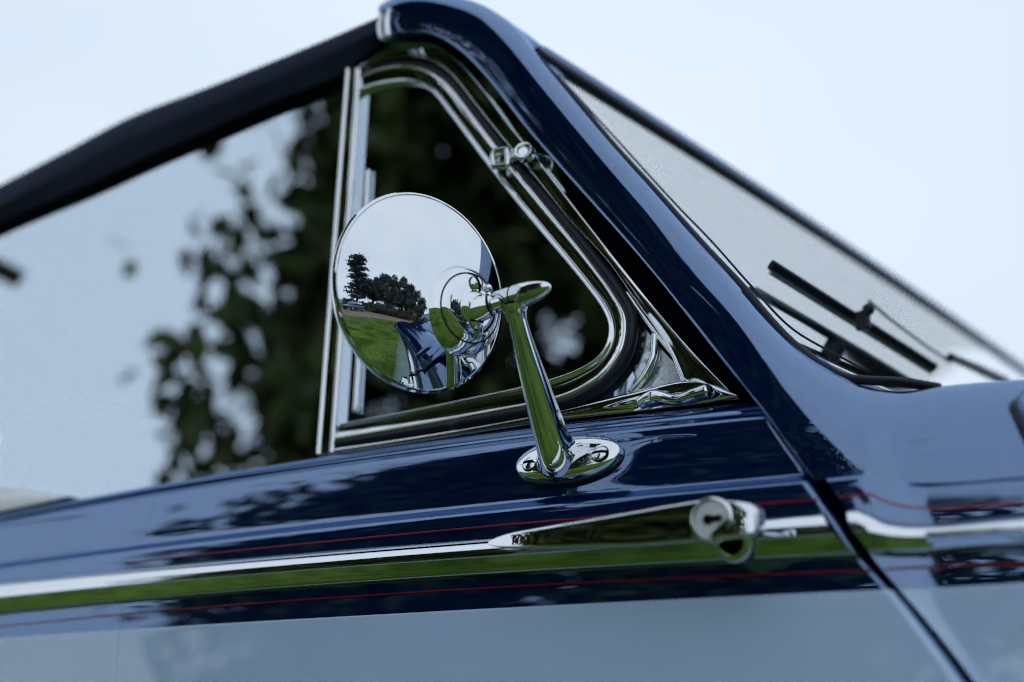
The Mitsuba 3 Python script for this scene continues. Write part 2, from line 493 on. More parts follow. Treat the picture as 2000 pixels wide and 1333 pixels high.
def nose(G, n=70):
    """Carries the panel's last column forward to the rounded nose of the car."""
    e = G[:, -1]
    s = np.linspace(0, 1, n)[1:]
    cols = []
    for q in s:
        c = e.copy()
        c[:, 0] = e[:, 0] + (X_NOSE - XE) * math.sin(q * math.pi / 2)
        r = max(0.0, (q - 0.45) / 0.55)
        sh = 1 - math.sqrt(max(0, 1 - r * r))
        c[:, 1] = c[:, 1] - (0.01 + 0.10 * np.clip((e[:, 2] - 0.775) / 0.045, 0, 1) * np.clip((0.30 - e[:, 1]) / 0.2, 0, 1)) * 0.5 * (1 - math.cos(2 * math.pi * min(1, q * 0.95))) + (0.28 - c[:, 1]) * sh * 0.95
        c[:, 2] = c[:, 2] + (0.52 - c[:, 2]) * sh * 0.9 - 0.06 * q
        cols.append(c[:, None])
    return np.concatenate([G] + cols, 1)


wing_side = grid(nose(wing_panel(wing_rows, 70)))
W_end = post[:, -1]
cowl_front = grid(nose(post[:, -2:]), flip=True)
obj(f'{CAR}__front_wing', cat(wing_side, cowl_front), 'navy_paint', smooth=40)
obj(f'{CAR}__front_wing__lower_panel', grid(nose(wing_panel(wing_low, 50))), 'pale_paint', 'pale blue lower half of the front wing', smooth=40)


def wing_strip():
    n = 200
    a_t, a_b = gx_r(float(zw_st(0.42))) + 0.002, gx_r(float(zw_sb(0.42))) + 0.002
    x = np.linspace(min(a_t, a_b), XE, n)
    R = strip_mesh(x, zw_st(x), zw_sb(x), Y_BELT - 0.0422 + wing_y(x))
    front = cat(grid(nose(across(R[:8], 60, 'pchip')[:, -2:])), grid(nose(across(R[7:], 24, 'pchip')[:, -2:])))
    m = cat(grid(across(R[:8], 60, 'pchip')), grid(across(R[7:], 24, 'pchip')))
    v = np.array(m.vertices)
    zt, zb = zw_st(v[:, 0]), zw_sb(v[:, 0])
    f = np.clip((zt - v[:, 2]) / (zt - zb), 0, 1)
    s = 1 - (v[:, 0] - x[0]) / (XE - x[0])
    v[:, 0] += f * s * (a_b - a_t)
    m.vertices = v
    return cat(m, front)


obj(f'{CAR}__front_wing__waist_moulding', wing_strip(), 'chrome', smooth=25)


def wing_pin(zf, y):
    x = np.linspace(gx_r(float(zf(0.42))) + 0.001, XE, 140)
    z, q, w = zf(x), wing_y(x), 0.0006
    return grid(nose(np.array([np.stack([x, y + q + dy, z + w * k], 1) for dy, k in ((0, 1), (-0.0005, .5), (-0.0005, -.5), (0, -1))])))


obj(f'{CAR}__front_wing__pinstripe', wing_pin(zw_pin, Y_BELT - 0.0418), 'red_line', 'thin red coach line above the wing strip')
obj(f'{CAR}__front_wing__pinstripe', wing_pin(zw_pl, Y_BELT - 0.0442), 'red_line', 'thin red coach line below the wing strip')

# dark door gap: rubber weatherstrip set back between door and post
gl = resample([(740, 84), (788, 74), (840, 76), (896, 108), (952, 168), (1010, 246), (1095, 346), (1155, 425), (1265, 552), (1362, 676), (1448, 766), (1480, 815), (1552, 902), (1617, 985), (1692, 1082), (1757, 1158), (1896, 1335), (1975, 1445)], 160, 0.004)
gl3 = np.array([at_y(a, b, min(on_glass(a, b, -0.012)[1], 0.2) if b < 800 else 0.035 + 0.02 * max(0, min(1, (900 - b) / 100))) for a, b in gl])
gw = np.array([0.028, 0.012, 0.0])
obj(f'{CAR}__door_seal', grid(np.array([gl3 - gw * 0.8, gl3 - gw * .4 + [0, -0.002, 0], gl3 + gw * .5 + [0, -0.002, 0], gl3 + gw * 1.0])), 'black_void', smooth=True)


# ------------------------------------------------------------------ side windows
def band(outer, inner, prof, n=220, so=0.009, si=0.009, off=0.0, fn=on_glass):
    a, b = resample(outer, n, so), resample(inner, n, si)
    A, B = np.array([fn(*p, off) for p in a]), np.array([fn(*p, off) for p in b])
    return np.array([A * (1 - t) + B * t + GN * o for t, o in prof])


FR_OUT = [(703, 134), (730, 112), (788, 84), (840, 86), (888, 113), (944, 173), (1000, 248), (1046, 304), (1144, 430), (1241, 553), (1339, 670), (1437, 773)]
RUB = [(706, 148), (752, 130), (800, 124), (845, 134), (882, 162), (922, 212), (965, 268), (1032, 350), (1100, 432), (1165, 511), (1210, 572), (1236, 626), (1232, 670), (1204, 727), (1163, 762), (1113, 787), (978, 815), (820, 842), (655, 868)]
VENT_IN = [(708, 182), (760, 169), (800, 165), (836, 174), (878, 222), (920, 278), (960, 332), (1010, 396), (1060, 456), (1105, 509), (1148, 562), (1180, 606), (1194, 640), (1190, 670), (1173, 698), (1134, 722), (1071, 744), (900, 783), (672, 828)]

# outer chrome frame of the door window (its front part), down to the corner
FRI = [(706, 142), (752, 122), (800, 114), (850, 124), (890, 155), (930, 206), (975, 262), (1045, 345), (1118, 436), (1186, 508), (1240, 585), (1300, 672), (1330, 745)]
fr = band(FR_OUT, FRI, [(0, -0.006), (0.0, 0.0020), (0.03, 0.0027), (0.25, 0.0030), (0.75, 0.0030), (0.94, 0.0027), (0.98, 0.0018), (1.0, -0.004)])
obj(f'{CAR}__door__window_frame', grid(across(fr, 40, 'pchip')), 'chrome', smooth=30)
# bottom rail of the frame
BR_T = [(655, 876), (820, 852), (980, 824), (1110, 797), (1227, 770), (1356, 744), (1440, 770)]
BR_B = [(655, 890), (820, 866), (1000, 838), (1100, 824), (1250, 806), (1400, 788), (1450, 783)]
br = band(BR_T, BR_B, [(0, -0.004), (0.0, 0.001), (0.1, 0.003), (0.6, 0.0045), (1.0, 0.003), (1.0, -0.008)], so=0.002, si=0.002)
obj(f'{CAR}__door__window_sill', grid(across(br, 30, 'pchip')), 'chrome', smooth=30)
# worn corner plate between seal and frame
cp = trimesh.creation.triangulate_polygon(__import__('shapely').Polygon([(1200, 560), (1290, 640), (1362, 748), (1232, 775), (1120, 800), (1160, 740), (1215, 660)]), engine='earcut')
cpv = np.array([on_glass(a, b, -0.0035) for a, b in cp[0]])
obj(f'{CAR}__door__corner_plate', trimesh.Trimesh(cpv, cp[1], process=False), 'chrome_worn', 'dull pitted metal corner plate ahead of the quarter window')
# bright bead lines round the corner plate
bead = resample([(1224, 572), (1278, 648), (1330, 712), (1354, 741), (1340, 746), (1290, 757), (1227, 769)], 90, 0.01)
obj(f'{CAR}__door__corner_bead', tube(np.array([on_glass(a, b, 0.001) for a, b in bead]), 0.0016, 12), 'chrome', smooth=True)
bead2 = resample([(1279, 652), (1277, 690), (1262, 730), (1232, 766)], 50, 0.02)
obj(f'{CAR}__door__corner_bead', tube(np.array([on_glass(a, b, 0.0005) for a, b in bead2]), 0.0026, 12), 'chrome', smooth=True)

QL = f'{CAR}__quarter_window'
obj(QL, grid(np.array([[on_glass(a, b, -0.002) for a, b in r] for r in (np.linspace((690, 150), (1000, 100), 3), np.linspace((655, 870), (1260, 790), 3))])), 'window_glass', 'triangular opening quarter window behind the mirror')
rub = np.array([on_glass(a, b, 0.002) for a, b in resample(RUB, 260, 0.010)])
rr = np.interp(np.linspace(0, 1, 260), [0, 0.25, 0.45, 0.80, 0.835, 0.84, 1], [0.0028, 0.003, 0.0044, 0.0044, 0.0044, 0.0034, 0.003])
obj(f'{QL}__rubber_seal', tube(rub, rr, 18), 'rubber', smooth=True)
vf = band(RUB, VENT_IN, [(0.06, -0.004), (0.08, 0.0015), (0.14, 0.0036), (0.22, 0.0042), (0.3, 0.0034), (0.75, 0.0024), (0.84, 0.0036), (0.91, 0.0040), (0.97, 0.0028), (1.0, -0.002)], so=0.010, si=0.010)
obj(f'{QL}__frame', grid(across(vf, 60, 'pchip')), 'chrome', smooth=30)
# dividing bar
def bar(lt, lb, rt, rb, prof, n=60):
    L = np.linspace(lt, lb, n); R = np.linspace(rt, rb, n)
    A = np.array([on_glass(*p) for p in L]); B = np.array([on_glass(*p) for p in R])
    return np.array([A * (1 - t) + B * t + GN * o for t, o in prof])


bp = [(0, -0.006), (0.0, 0.002), (0.02, 0.0044), (0.08, 0.0056), (0.16, 0.0060), (0.20, 0.0056), (0.24, 0.0048), (0.26, 0.0046), (0.74, 0.0046), (0.76, 0.0048), (0.80, 0.0056), (0.85, 0.0060), (0.93, 0.0055), (0.99, 0.004), (1.0, -0.006)]
obj(f'{CAR}__door__dividing_bar', grid(across(bar((682, 134), (625, 890), (712, 140), (660, 886), bp), 60, 'pchip')), 'chrome', smooth=30)
gb = resample([(719, 334), (712, 480), (704, 640), (694, 806)], 40)
obj(f'{QL}__edge_channel', tube(np.array([on_glass(a, b, 0.0005) for a, b in gb]), 0.0024, 12), 'chrome', smooth=True)

# main side glass
wg = np.array([[on_glass(a, b - 14, -0.006) for a, b in resample([(-400, 630), (0, 436), (280, 312), (520, 207), (690, 130)], 12)], [on_glass(a, b, -0.006) for a, b in np.linspace((-400, 1150), (660, 900), 12)]])
obj(f'{CAR}__door__side_glass', grid(wg), 'window_glass', 'large dropping side window glass of the door')
# bright capping at the rear end of the sill
cpt = [(-300, 925), (0, 950), (70, 957), (120, 965), (152, 974)]
cpb = [(-300, 1050), (0, 1008), (70, 994), (120, 984), (153, 976)]
cc = band(cpt, cpb, [(0, -0.03), (0.0, -0.002), (0.25, 0.007), (0.6, 0.012), (1.0, 0.012)], off=-0.002)
obj(f'{CAR}__rear_quarter__sill_capping', grid(across(cc, 30, 'pchip')), 'white_trim', 'white capping at the tail of the window sill', smooth=True)

# ------------------------------------------------------------------ soft top
top_u = [(-400, 545), (0, 352), (140, 281), (262, 217), (400, 165), (600, 89), (752, 29)]
mid_1 = [(-400, 600), (0, 400), (140, 325), (262, 262), (400, 208), (600, 122), (752, 52)]
low_e = [(-400, 630), (0, 436), (160, 368), (280, 312), (400, 260), (520, 207), (660, 150), (752, 78)]
n = 160
tu, tm, tl = (resample(q, n, 0.004) for q in (top_u, mid_1, low_e))
U3 = np.array([on_glass(a, b, 0.000) for a, b in tu])
M3_ = np.array([on_glass(a, b, 0.014) for a, b in tm])
L3 = np.array([on_glass(a, b, 0.004) for a, b in tl])
hood = across(np.array([np.stack([U3[:, 0], np.full(n, YMID), U3[:, 2] + 0.03], 1), U3 + [0, 0.30, 0.025], U3 + [0, 0.10, 0.015], U3 + [0, 0.02, 0.0008], (U3 + M3_) / 2 + GN * 0.006, M3_, M3_ * .45 + L3 * .55 + GN * .001, L3, L3 - GN * 0.02 + [0, 0, 0.02], L3 - GN * 0.05 + [0, 0, 0.05]]), 110, 'pchip')
hood_far = hood.copy(); hood_far[..., 1] = 2 * YMID - hood_far[..., 1]
obj(f'{CAR}__soft_top', cat(grid(hood), grid(hood_far, flip=True)), 'hood_fabric', 'black fabric soft top above the side window', smooth=50)
for q0, q1, q2, w in (((748, 27), (741, 52), (747, 77), 0.0022), ((764, 18), (756, 45), (760, 73), 0.0030)):
    pts = resample([q0, q1, q2], 30)
    obj(f'{CAR}__soft_top__edge_clip', tube(np.array([on_glass(a, b, 0.024) for a, b in pts]), w, 12), 'chrome', 'bright clip where the soft top meets the header', smooth=True)

# ------------------------------------------------------------------ windscreen
ZT = float(S_[int(220 * 0.22)][2])
near_px = resample([(1040, 100), (1100, 164), (1200, 284), (1280, 372), (1380, 484), (1458, 567), (1503, 621), (1552, 671), (1615, 716), (1660, 738), (1730, 760)], 120, 0.01)
near = np.array([on_glass(a, b, -0.034) for a, b in near_px])[::-1]      # bottom to top
zt = near[-1][2]
rail_px = [(1040, 92), (1100, 124), (1160, 157), (1280, 226), (1400, 302), (1600, 440), (1760, 556), (1880, 646), (2000, 728), (2060, 768)]
rail = np.array([at_z(a, b, zt) for a, b in rail_px])
rail = rail + (near[-1] - rail[0])
ym = YMID
far = near.copy(); far[:, 1] = 2 * ym - far[:, 1]
wv = np.linspace(0, 1, 60)
rail_r = resample(rail, 60, 0.02)
# parabola of the rail in plan: x offset at the middle
half = rail[np.argmin(abs(rail[:, 1] - ym))]
bow = half[0] - near[-1][0]
glass = np.array([near * (1 - w) + far * w + np.array([1, 0, 0]) * (4 * w * (1 - w)) * bow + np.array([0, 0, 1]) * 4 * w * (1 - w) * 0.0 for w in wv])
obj(f'{CAR}__windscreen', grid(glass), 'screen_glass', 'curved sloping windscreen glass', smooth=True)
top_edge = glass[:, -1]
obj(f'{CAR}__windscreen__header_rail', tube(np.vstack([top_edge[:1] + [-0.03, -0.012, 0.012], top_edge[:1] + [-0.012, -0.004, 0.008], top_edge[1:] + [-0.004, 0, 0.006]]), 0.0070, 16), 'navy_paint', 'slim blue top rail of the windscreen', smooth=True)
obj(f'{CAR}__windscreen__top_seal', tube(top_edge + [0.004, 0, -0.003], 0.005, 12), 'rubber', smooth=True)
sealp = resample([(1024, 82), (1040, 104), (1100, 168), (1200, 288), (1280, 376), (1380, 488), (1458, 571), (1503, 625), (1552, 675), (1615, 720), (1660, 740), (1700, 744), (1750, 746), (1800, 752), (1835, 758)], 160, 0.008)
obj(f'{CAR}__windscreen__side_seal', tube(np.array([on_glass(a, b, -0.028) for a, b in sealp]), 0.0030, 12), 'rubber', smooth=True)
trimp = resample([(1100, 158), (1200, 268), (1327, 407), (1390, 472), (1462, 553), (1548, 643), (1633, 693), (1690, 722)], 120, 0.008)
obj(f'{CAR}__windscreen__bright_trim', tube(np.array([on_glass(a, b, -0.036) for a, b in trimp]), 0.0008, 8), 'rubber', smooth=True)

h_y = np.linspace(0.12, 2 * YMID - 0.12, 60)
hb_ = np.stack([np.full(60, U3[-1][0] - 0.02), h_y, U3[-1][2] - 0.006 + 0.03 * (1 - ((h_y - YMID) / (YMID - 0.1)) ** 2)], 1)
hm_ = hb_ * 0.45 + top_edge * 0.55 + [0.01, 0, 0.022]
obj(f'{CAR}__header_panel', grid(across(np.array([hb_, hm_, top_edge + [-0.004, 0, 0.004]]), 16, 'pchip')), 'navy_paint', smooth=True)

# ------------------------------------------------------------------ interior and the rest of the body
hl = np.array([[[x, y, 1.225 - 0.05 * max(0, -x - 0.3) ** 1.2 + 0.05 * (1 - ((y - ym) / 0.56) ** 2)] for y in np.linspace(0.14, 1.26, 14)] for x in np.linspace(-1.6, -0.06, 14)])
obj(f'{CAR}__headlining', grid(hl), 'interior_trim', smooth=True)
obj(f'{CAR}__floor_pan', cat(rbox((3.1, 1.24, 0.05), 0.02, (0.35, ym, 0.32)), rbox((0.06, 1.2, 0.75), 0.02, (-1.22, ym, 0.66)), rbox((0.06, 1.2, 0.36), 0.02, (0.30, ym, 0.52))), 'interior_trim')
for k, yy in enumerate((0.38, 1.02)):
    sx = rbox((0.16, 0.48, 0.62), 0.07, (-0.62, yy, 0.74), np.array([[math.cos(.2), 0, math.sin(.2)], [0, 1, 0], [-math.sin(.2), 0, math.cos(.2)]]))
    obj(f'{CAR}__seat', cat(sx, rbox((0.5, 0.48, 0.18), 0.07, (-0.35, yy, 0.46))), 'interior_trim')
obj(f'{CAR}__dashboard', rbox((0.24, 1.2, 0.22), 0.06, (0.10, ym, 0.76)), 'interior_trim')
aw = np.linspace(0, 2 * np.pi, 49)
sw = np.stack([-0.12 + 0.06 * np.sin(aw), 0.36 + 0.18 * np.cos(aw), 0.78 + 0.17 * np.sin(aw)], 1)
obj(f'{CAR}__steering_wheel', tube(sw, 0.011, 12), 'interior_trim', smooth=True)
obj(f'{CAR}__inner_door', grid(np.array([[[x, 0.085, z] for x in np.linspace(-1.2, 0.45, 5)] for z in (0.35, float(z_belt(-0.2)) - 0.05)])), 'interior_trim')
for part, src in (('far_door', door), ('far_wing', wing_side)):
    v = np.array(src.vertices); v[:, 1] = 2 * ym - v[:, 1]
    obj(f'{CAR}__{part}', trimesh.Trimesh(v, src.faces[:, ::-1], process=False), 'navy_paint', smooth=40)
for x_, y_ in ((1.38, 0.14), (-1.15, 0.14), (1.38, 1.26), (-1.15, 1.26)):
    w_key = obj(f'{CAR}__wheel', lathe([(0, -.09), (.29, -.09), (.325, -.06), (.33, 0), (.325, .06), (.29, .09), (0, .09)], (x_, y_, .33), (0, 1, 0), k=48), 'rubber', smooth=30)
    obj(f'{w_key}__hubcap', lathe([(0, -.12), (.08, -.115), (.15, -.095), (.20, -.088), (.20, .088), (.15, .095), (0, .12)], (x_, y_, .33), (0, 1, 0), k=40), 'chrome', smooth=30)
# bonnet between the wings
bx = np.linspace(XE - 0.0, X_NOSE - 0.05, 40)
rowE = nose(post[:, -2:])[-1]
xs = rowE[1:, 0]
b_edge = np.stack([xs, rowE[1:, 1] - 0.0, rowE[1:, 2] + 0.004], 1)
far_e = b_edge.copy(); far_e[:, 1] = 2 * ym - far_e[:, 1]
BN = np.array([b_edge * (1 - w) + far_e * w + np.array([0, 0, 1]) * (0.11 * (4 * w * (1 - w)) ** 0.7) for w in np.linspace(0, 1, 24)])
obj(f'{CAR}__bonnet', grid(BN), 'navy_paint', smooth=True)
SI0 = int(np.argmax(rowS[:, 0] > near[0][0] + 0.004))
scut = np.array([[p * (1 - w) + np.array([p[0], 2 * ym - p[1], p[2]]) * w + np.array([4 * w * (1 - w) * bow * 0.5, 0, 0.03 * 4 * w * (1 - w) - 0.004]) for w in np.linspace(0, 1, 24)] for p in post[-1][SI0:]])
obj(f'{CAR}__scuttle', grid(scut), 'navy_paint', smooth=True)

# bonnet corner at the right edge: black gap and bonnet lip
bc = resample([(2040, 902), (2003, 845), (1982, 800), (1974, 780), (1978, 770), (1990, 766), (2020, 763)], 80, 0.02)
COWL = np.concatenate([post, nose(post[:, -2:])[:, 2:]], 1).reshape(-1, 3)
def on_cowl(a, b, k=0.0):
    d = ray(a, b)
    q = (COWL - CAM) @ d
    e = np.linalg.norm(COWL - CAM - q[:, None] * d, axis=1)
    i = np.argsort(e)[:8]
    w = 1 / (e[i] + 1e-4)
    return CAM + d * (np.sum(q[i] * w) / np.sum(w)) + np.array([0, -1, 0.3]) * k
obj(f'{CAR}__bonnet_seal', tube(np.array([on_cowl(a + 12, b + 4, 0.000) for a, b in bc]), 0.0055, 14), 'rubber', 'black rubber seal at the bonnet corner', smooth=True)
obj(f'{CAR}__bonnet_corner', tube(np.array([on_cowl(a + 46, b + 12, -0.003) for a, b in bc]), 0.0120, 20), 'navy_paint', smooth=True)

# ------------------------------------------------------------------ wiper
WZ = 0.16
def on_screen(a, b, lift=0.0):
    """Point on the windscreen surface under that pixel."""
    d = ray(a, b)
    lo, hi = None, None
    G = glass.reshape(-1, 3)
    tq = (G - CAM) @ d
    dist = np.linalg.norm(G - CAM - tq[:, None] * d, axis=1)
    k = np.argsort(dist)[:6]
    w = 1 / (dist[k] + 1e-4)
    return CAM + d * (np.sum(tq[k] * w) / np.sum(w)) - d * 0 + np.array([0.5, -0.1, 0.6]) * lift


WB0 = on_screen(1490, 549) ; WB1 = on_screen(1812, 746)
wdir = unit(WB1 - WB0)
wn = unit(np.array([0.62, -0.25, 0.74]))
WL = np.linalg.norm(WB1 - WB0)
def wbox(s0, s1, wy, wzz, lift, r):
    ax = np.array([wdir, unit(np.cross(wn, wdir)), unit(np.cross(wdir, np.cross(wn, wdir)))])
    return rbox((WL * (s1 - s0), wy, wzz), r, WB0 + wdir * WL * (s0 + s1) / 2 + wn * lift, ax, 3)
WP = f'{CAR}__wiper'
obj(WP, cat(wbox(0, 1, 0.005, 0.008, 0.0135, 0.002)), 'rubber', 'black wiper resting on the windscreen')
obj(f'{WP}__blade', wbox(0.01, 0.99, 0.0030, 0.004, 0.0085, 0.001), 'steel_brushed')
kp = on_screen(1666, 664) + wn * 0.017
obj(f'{WP}__joint', cat(trimesh.creation.icosphere(3, 0.0048).apply_translation(kp + wn * 0.010), rbox((0.012, 0.008, 0.016), 0.003, kp)), 'rubber')
arm_px = [(1668, 648), (1708, 672), (1776, 712), (1836, 742)]
obj(f'{WP}__arm', tube(np.array([on_screen(a, b) + wn * (0.028 - 0.003 * k) for k, (a, b) in enumerate(arm_px)]), 0.0018, 10), 'steel_brushed', smooth=True)
ar2 = [(1832, 742), (1886, 762), (1940, 784), (2010, 790)]
obj(f'{WP}__arm_root', tube(np.array([on_screen(a, b) + wn * 0.024 + [0.0, 0, 0] for a, b in ar2[:3]]), [0.0035, 0.0045, 0.0055], 12), 'rubber', smooth=True)

# ------------------------------------------------------------------ door mirror
AX = unit([math.sin(math.radians(74)), -math.cos(math.radians(74)), -0.05])
MU = unit(np.cross([0, 0, 1], AX))                       # image right, into the car
if MU @ RT < 0: MU = -MU
MW = np.cross(MU, AX); MW = MW if MW[2] > 0 else -MW
R0 = at_y(824, 570, -0.070)
RR = 0.0634
CAPA = math.radians(21.0)
RS = RR / math.sin(CAPA)
DH = RS * (1 - math.cos(CAPA))
prof = [(0.0, -0.0085), (RR - 0.004, -0.0085), (RR - 0.0015, -0.0078), (RR + 0.0002, -0.005), (RR + 0.0010, -0.0025), (RR + 0.0011, -0.0010), (RR + 0.0004, 0.0004), (RR - 0.0006, 0.0006), (RR - 0.0013, -0.0004), (RR - 0.0017, -0.0004)]
angs = np.linspace(CAPA * 0.975, 0, 70)
prof += [(RS * math.sin(a), RS * math.cos(a) - RS * math.cos(CAPA)) for a in angs]
MIR = f'{CAR}__door__mirror'
shell = lathe(prof, R0, AX, k=180)
obj(MIR, shell, 'chrome', 'round chrome mirror head with its domed back to the camera', smooth=30)
obj(f'{MIR}_glass', lathe([(0, -0.0105), (RR - 0.006, -0.0105), (RR - 0.0045, -0.0090)], R0, AX, k=90), 'chrome')
# flange, set off centre on the dome
FT = at_plane(934, 597, R0 + AX * 0.0255, AX)
FL = FT - AX * 0.0255
off = FL - R0
fo_h = math.sqrt(RS ** 2 - np.dot(off, off)) - RS * math.cos(CAPA)
FB = FL + AX * (fo_h - 0.004)
fl = smooth_profile([(0.0298, 0.0), (0.0285, 0.0042), (0.0268, 0.0070), (0.0246, 0.0096), (0.0228, 0.0110)], 24)
fl2 = smooth_profile([(0.0225, 0.0108), (0.0218, 0.0118), (0.0200, 0.0136), (0.0170, 0.0150), (0.0130, 0.0158), (0.0112, 0.0160), (0.0100, 0.0166), (0.0088, 0.0182), (0.0060, 0.0196), (0.0, 0.0200)], 60)
obj(f'{MIR}_flange', cat(lathe(fl, FB, AX, k=120), lathe([(0.0228, 0.0110), (0.0226, 0.0100), (0.0224, 0.0108)], FB, AX, k=120), lathe(fl2, FB, AX, k=120)), 'chrome', smooth=30)


def screw(pos, axis, r, ang, key, h=0.6):
    ax = unit(axis)
    u = unit(np.cross(ax, [0.13, 0.21, 0.97])); w = np.cross(ax, u)
    d = u * math.cos(ang) + w * math.sin(ang)
    e = np.cross(ax, d)
    # slotted head: two half domes either side of the slot
    parts = []
    for sgn in (-1, 1):
        a = np.linspace(-np.pi / 2, np.pi / 2, 22)
        rings = []
        for q in np.linspace(0, 1, 8):
            rad, hh = r * math.cos(q * math.pi / 2), r * h * math.sin(q * math.pi / 2)
            ex = np.maximum(np.cos(a) * rad, 0.20 * r)
            rings.append(pos + ax * hh + np.outer(np.sin(a) * rad, d) + np.outer(ex * sgn, e))
        base = pos - ax * r * 0.3 + np.outer(np.sin(a) * r, d) + np.outer(np.maximum(np.cos(a) * r, 0.20 * r) * sgn, e)
        wall = [pos + np.outer(np.sin(a) * r * 0.98, d) + 0 * ax + np.outer(np.full(22, 0.20 * r * sgn), e) - ax * r * 0.25]
        top = [pos + ax * r * h * np.cos(np.arcsin(np.clip(np.sin(a), -1, 1)))[:, None] * 0.97 + np.outer(np.sin(a) * r * 0.98, d) + np.outer(np.full(22, 0.20 * r * sgn), e)]
        parts.append(grid(np.array([base] + rings), flip=sgn < 0))
        parts.append(grid(np.array(wall + top), flip=sgn > 0))
    obj(key, cat(*parts), 'chrome', smooth=40)
    k2 = rbox((1.8 * r, 0.36 * r, r * h * 0.8), 0.0002, pos + ax * r * h * 0.35, np.array([d, e, ax]), 2)
    return cat(k2, lathe([(r * 0.98, -r * .2), (r * 1.0, r * 0.06), (r * 1.07, r * 0.03), (r * 1.08, -r * .2)], pos, ax, k=40))


def flange_pt(px, py, h):
    return at_plane(px, py, FB + AX * h, AX)


def ring(pos, axis, r, m, key):
    ax = unit(axis); u = unit(np.cross(ax, [0.2, 0.3, 0.93])); w = np.cross(ax, u)
    a = np.linspace(0, 2 * np.pi, 91)
    obj(key, tube(pos + r * (np.outer(np.cos(a), u) + np.outer(np.sin(a), w)), m, 10, caps=False), 'rubber', smooth=True)


ring(FB + AX * 0.0112, AX, 0.0224, 0.00055, f'{MIR}_flange_groove')
slots = [screw(flange_pt(930, 556, 0.0157), AX, 0.0052, 2.2, f'{MIR}_flange_screw'), screw(flange_pt(929, 628, 0.0157), AX, 0.0052, 0.25, f'{MIR}_flange_screw'),
         ]
obj(f'{MIR}_rivet', trimesh.creation.icosphere(3, 0.0025).apply_translation(flange_pt(954, 563, 0.0163)), 'chrome', smooth=True)
for q in slots: obj(f'{MIR}_screw_recess', q, 'black_void')
# ball joint, sleeve and bullet
SD = unit([0.97, -0.20, 0.0])
SC = at_y(1000, 583, -0.043)
BALL = flange_pt(946, 600, 0.0215)
obj(f'{MIR}_ball_joint', cat(lathe(smooth_profile([(0.0088, -0.006), (0.0084, 0.001), (0.0078, 0.004), (0.0064, 0.0075), (0.0042, 0.0095)], 24), BALL - AX * 0.004, unit(SC - BALL), k=48), tube(np.array([BALL, SC]), 0.0040, 32)), 'chrome', smooth=35)
sl = [(0.0, -0.0125), (0.0062, -0.0125), (0.0070, -0.0121), (0.0074, -0.0114), (0.0075, 0.0030), (0.0073, 0.0035), (0.0066, 0.0037), (0.0072, 0.0040), (0.0076, 0.0046), (0.0077, 0.0080), (0.0075, 0.0130), (0.0068, 0.0190), (0.0056, 0.0250), (0.0040, 0.0300), (0.0027, 0.0325), (0.0014, 0.0337), (0.0, 0.0340)]
obj(f'{MIR}_bullet', lathe(sl, SC, SD, k=72), 'chrome', 'bullet shaped chrome pivot cap', smooth=28)

ring(SC - SD * 0.0124, SD, 0.0064, 0.0009, f'{MIR}_sleeve_seal')
ring(SC + SD * 0.0037, SD, 0.0072, 0.0006, f'{MIR}_sleeve_seal')
ring(BALL + unit(SC - BALL) * 0.004, SC - BALL, 0.0071, 0.0007, f'{MIR}_ball_seal')

# post
def shoulder_y(x, z):
    xx = np.array([float(x)])
    R = side_rows(xx)
    zz = [float(np.ravel(r[1])[0]) for r in R][4:14]; yy = [r[0] for r in R][4:14]
    return float(np.interp(z, zz[::-1], yy[::-1]))


def on_side(px, py):
    y = 0.02
    for _ in range(6):
        p = at_y(px, py, y)
        y = shoulder_y(p[0], p[2])
    return at_y(px, py, y)


BC = on_side(1113, 901)
BX = unit(on_side(1200, 889) - on_side(1020, 911))
BNN = unit(np.cross(BX, on_side(1113, 925) - on_side(1113, 880))); BNN = BNN if BNN[1] < 0 else -BNN
BNN = unit(BNN + np.array([0, -0.0, 0.16]))
BY = np.cross(BNN, BX); BY = BY if BY[2] > 0 else -BY
SB = at_y(1006, 603, SC[1] + 0.000)
pp = [BC + BNN * 0.006 + BX * -0.004, BC + BNN * 0.013 + BX * -0.006]
mid1 = at_y(1086, 866, (BC + BNN * 0.022)[1])
y_at = lambda py: BC[1] - 0.020 + (850 - py) / 240.0 * (SB[1] - BC[1] + 0.020)
pts = np.array([at_plane(1094, 893, BC + BNN * 0.0070, BNN), at_y(1084, 872, y_at(872) + 0.001), at_y(1076, 850, y_at(850)), at_y(1068, 824, y_at(824)), at_y(1041, 735, y_at(735)), at_y(1018, 655, y_at(655)), SB + [0, 0, 0.002]])
sp = np.r_[0, np.cumsum(np.linalg.norm(np.diff(pts, axis=0), axis=1))]
path = CubicSpline(sp, pts)(np.linspace(0, sp[-1], 90))
rad = PchipInterpolator(sp, [0.0160, 0.0122, 0.0110, 0.0105, 0.0083, 0.0062, 0.0051])(np.linspace(0, sp[-1], 90))
obj(f'{MIR}_stem', tube(path, rad, 40), 'chrome', 'tapering chrome mirror stem', smooth=True)
obj(f'{MIR}_stem_collar', lathe(smooth_profile([(0.0062, -0.006), (0.0068, -0.002), (0.0082, 0.002), (0.0080, 0.005)], 20), SB - unit(path[-1] - path[-6]) * 0.001, path[-1] - path[-6], k=40), 'chrome', smooth=True)


def oval(a, b, prof, origin, k=120):
    th = np.linspace(0, 2 * np.pi, k, endpoint=False)
    P = [origin + BNN * h + np.outer(np.cos(th) * a * s, BX) + np.outer(np.sin(th) * b * s, BY) for s, h in prof]
    return grid(np.array(P), close_v=True, flip=True)


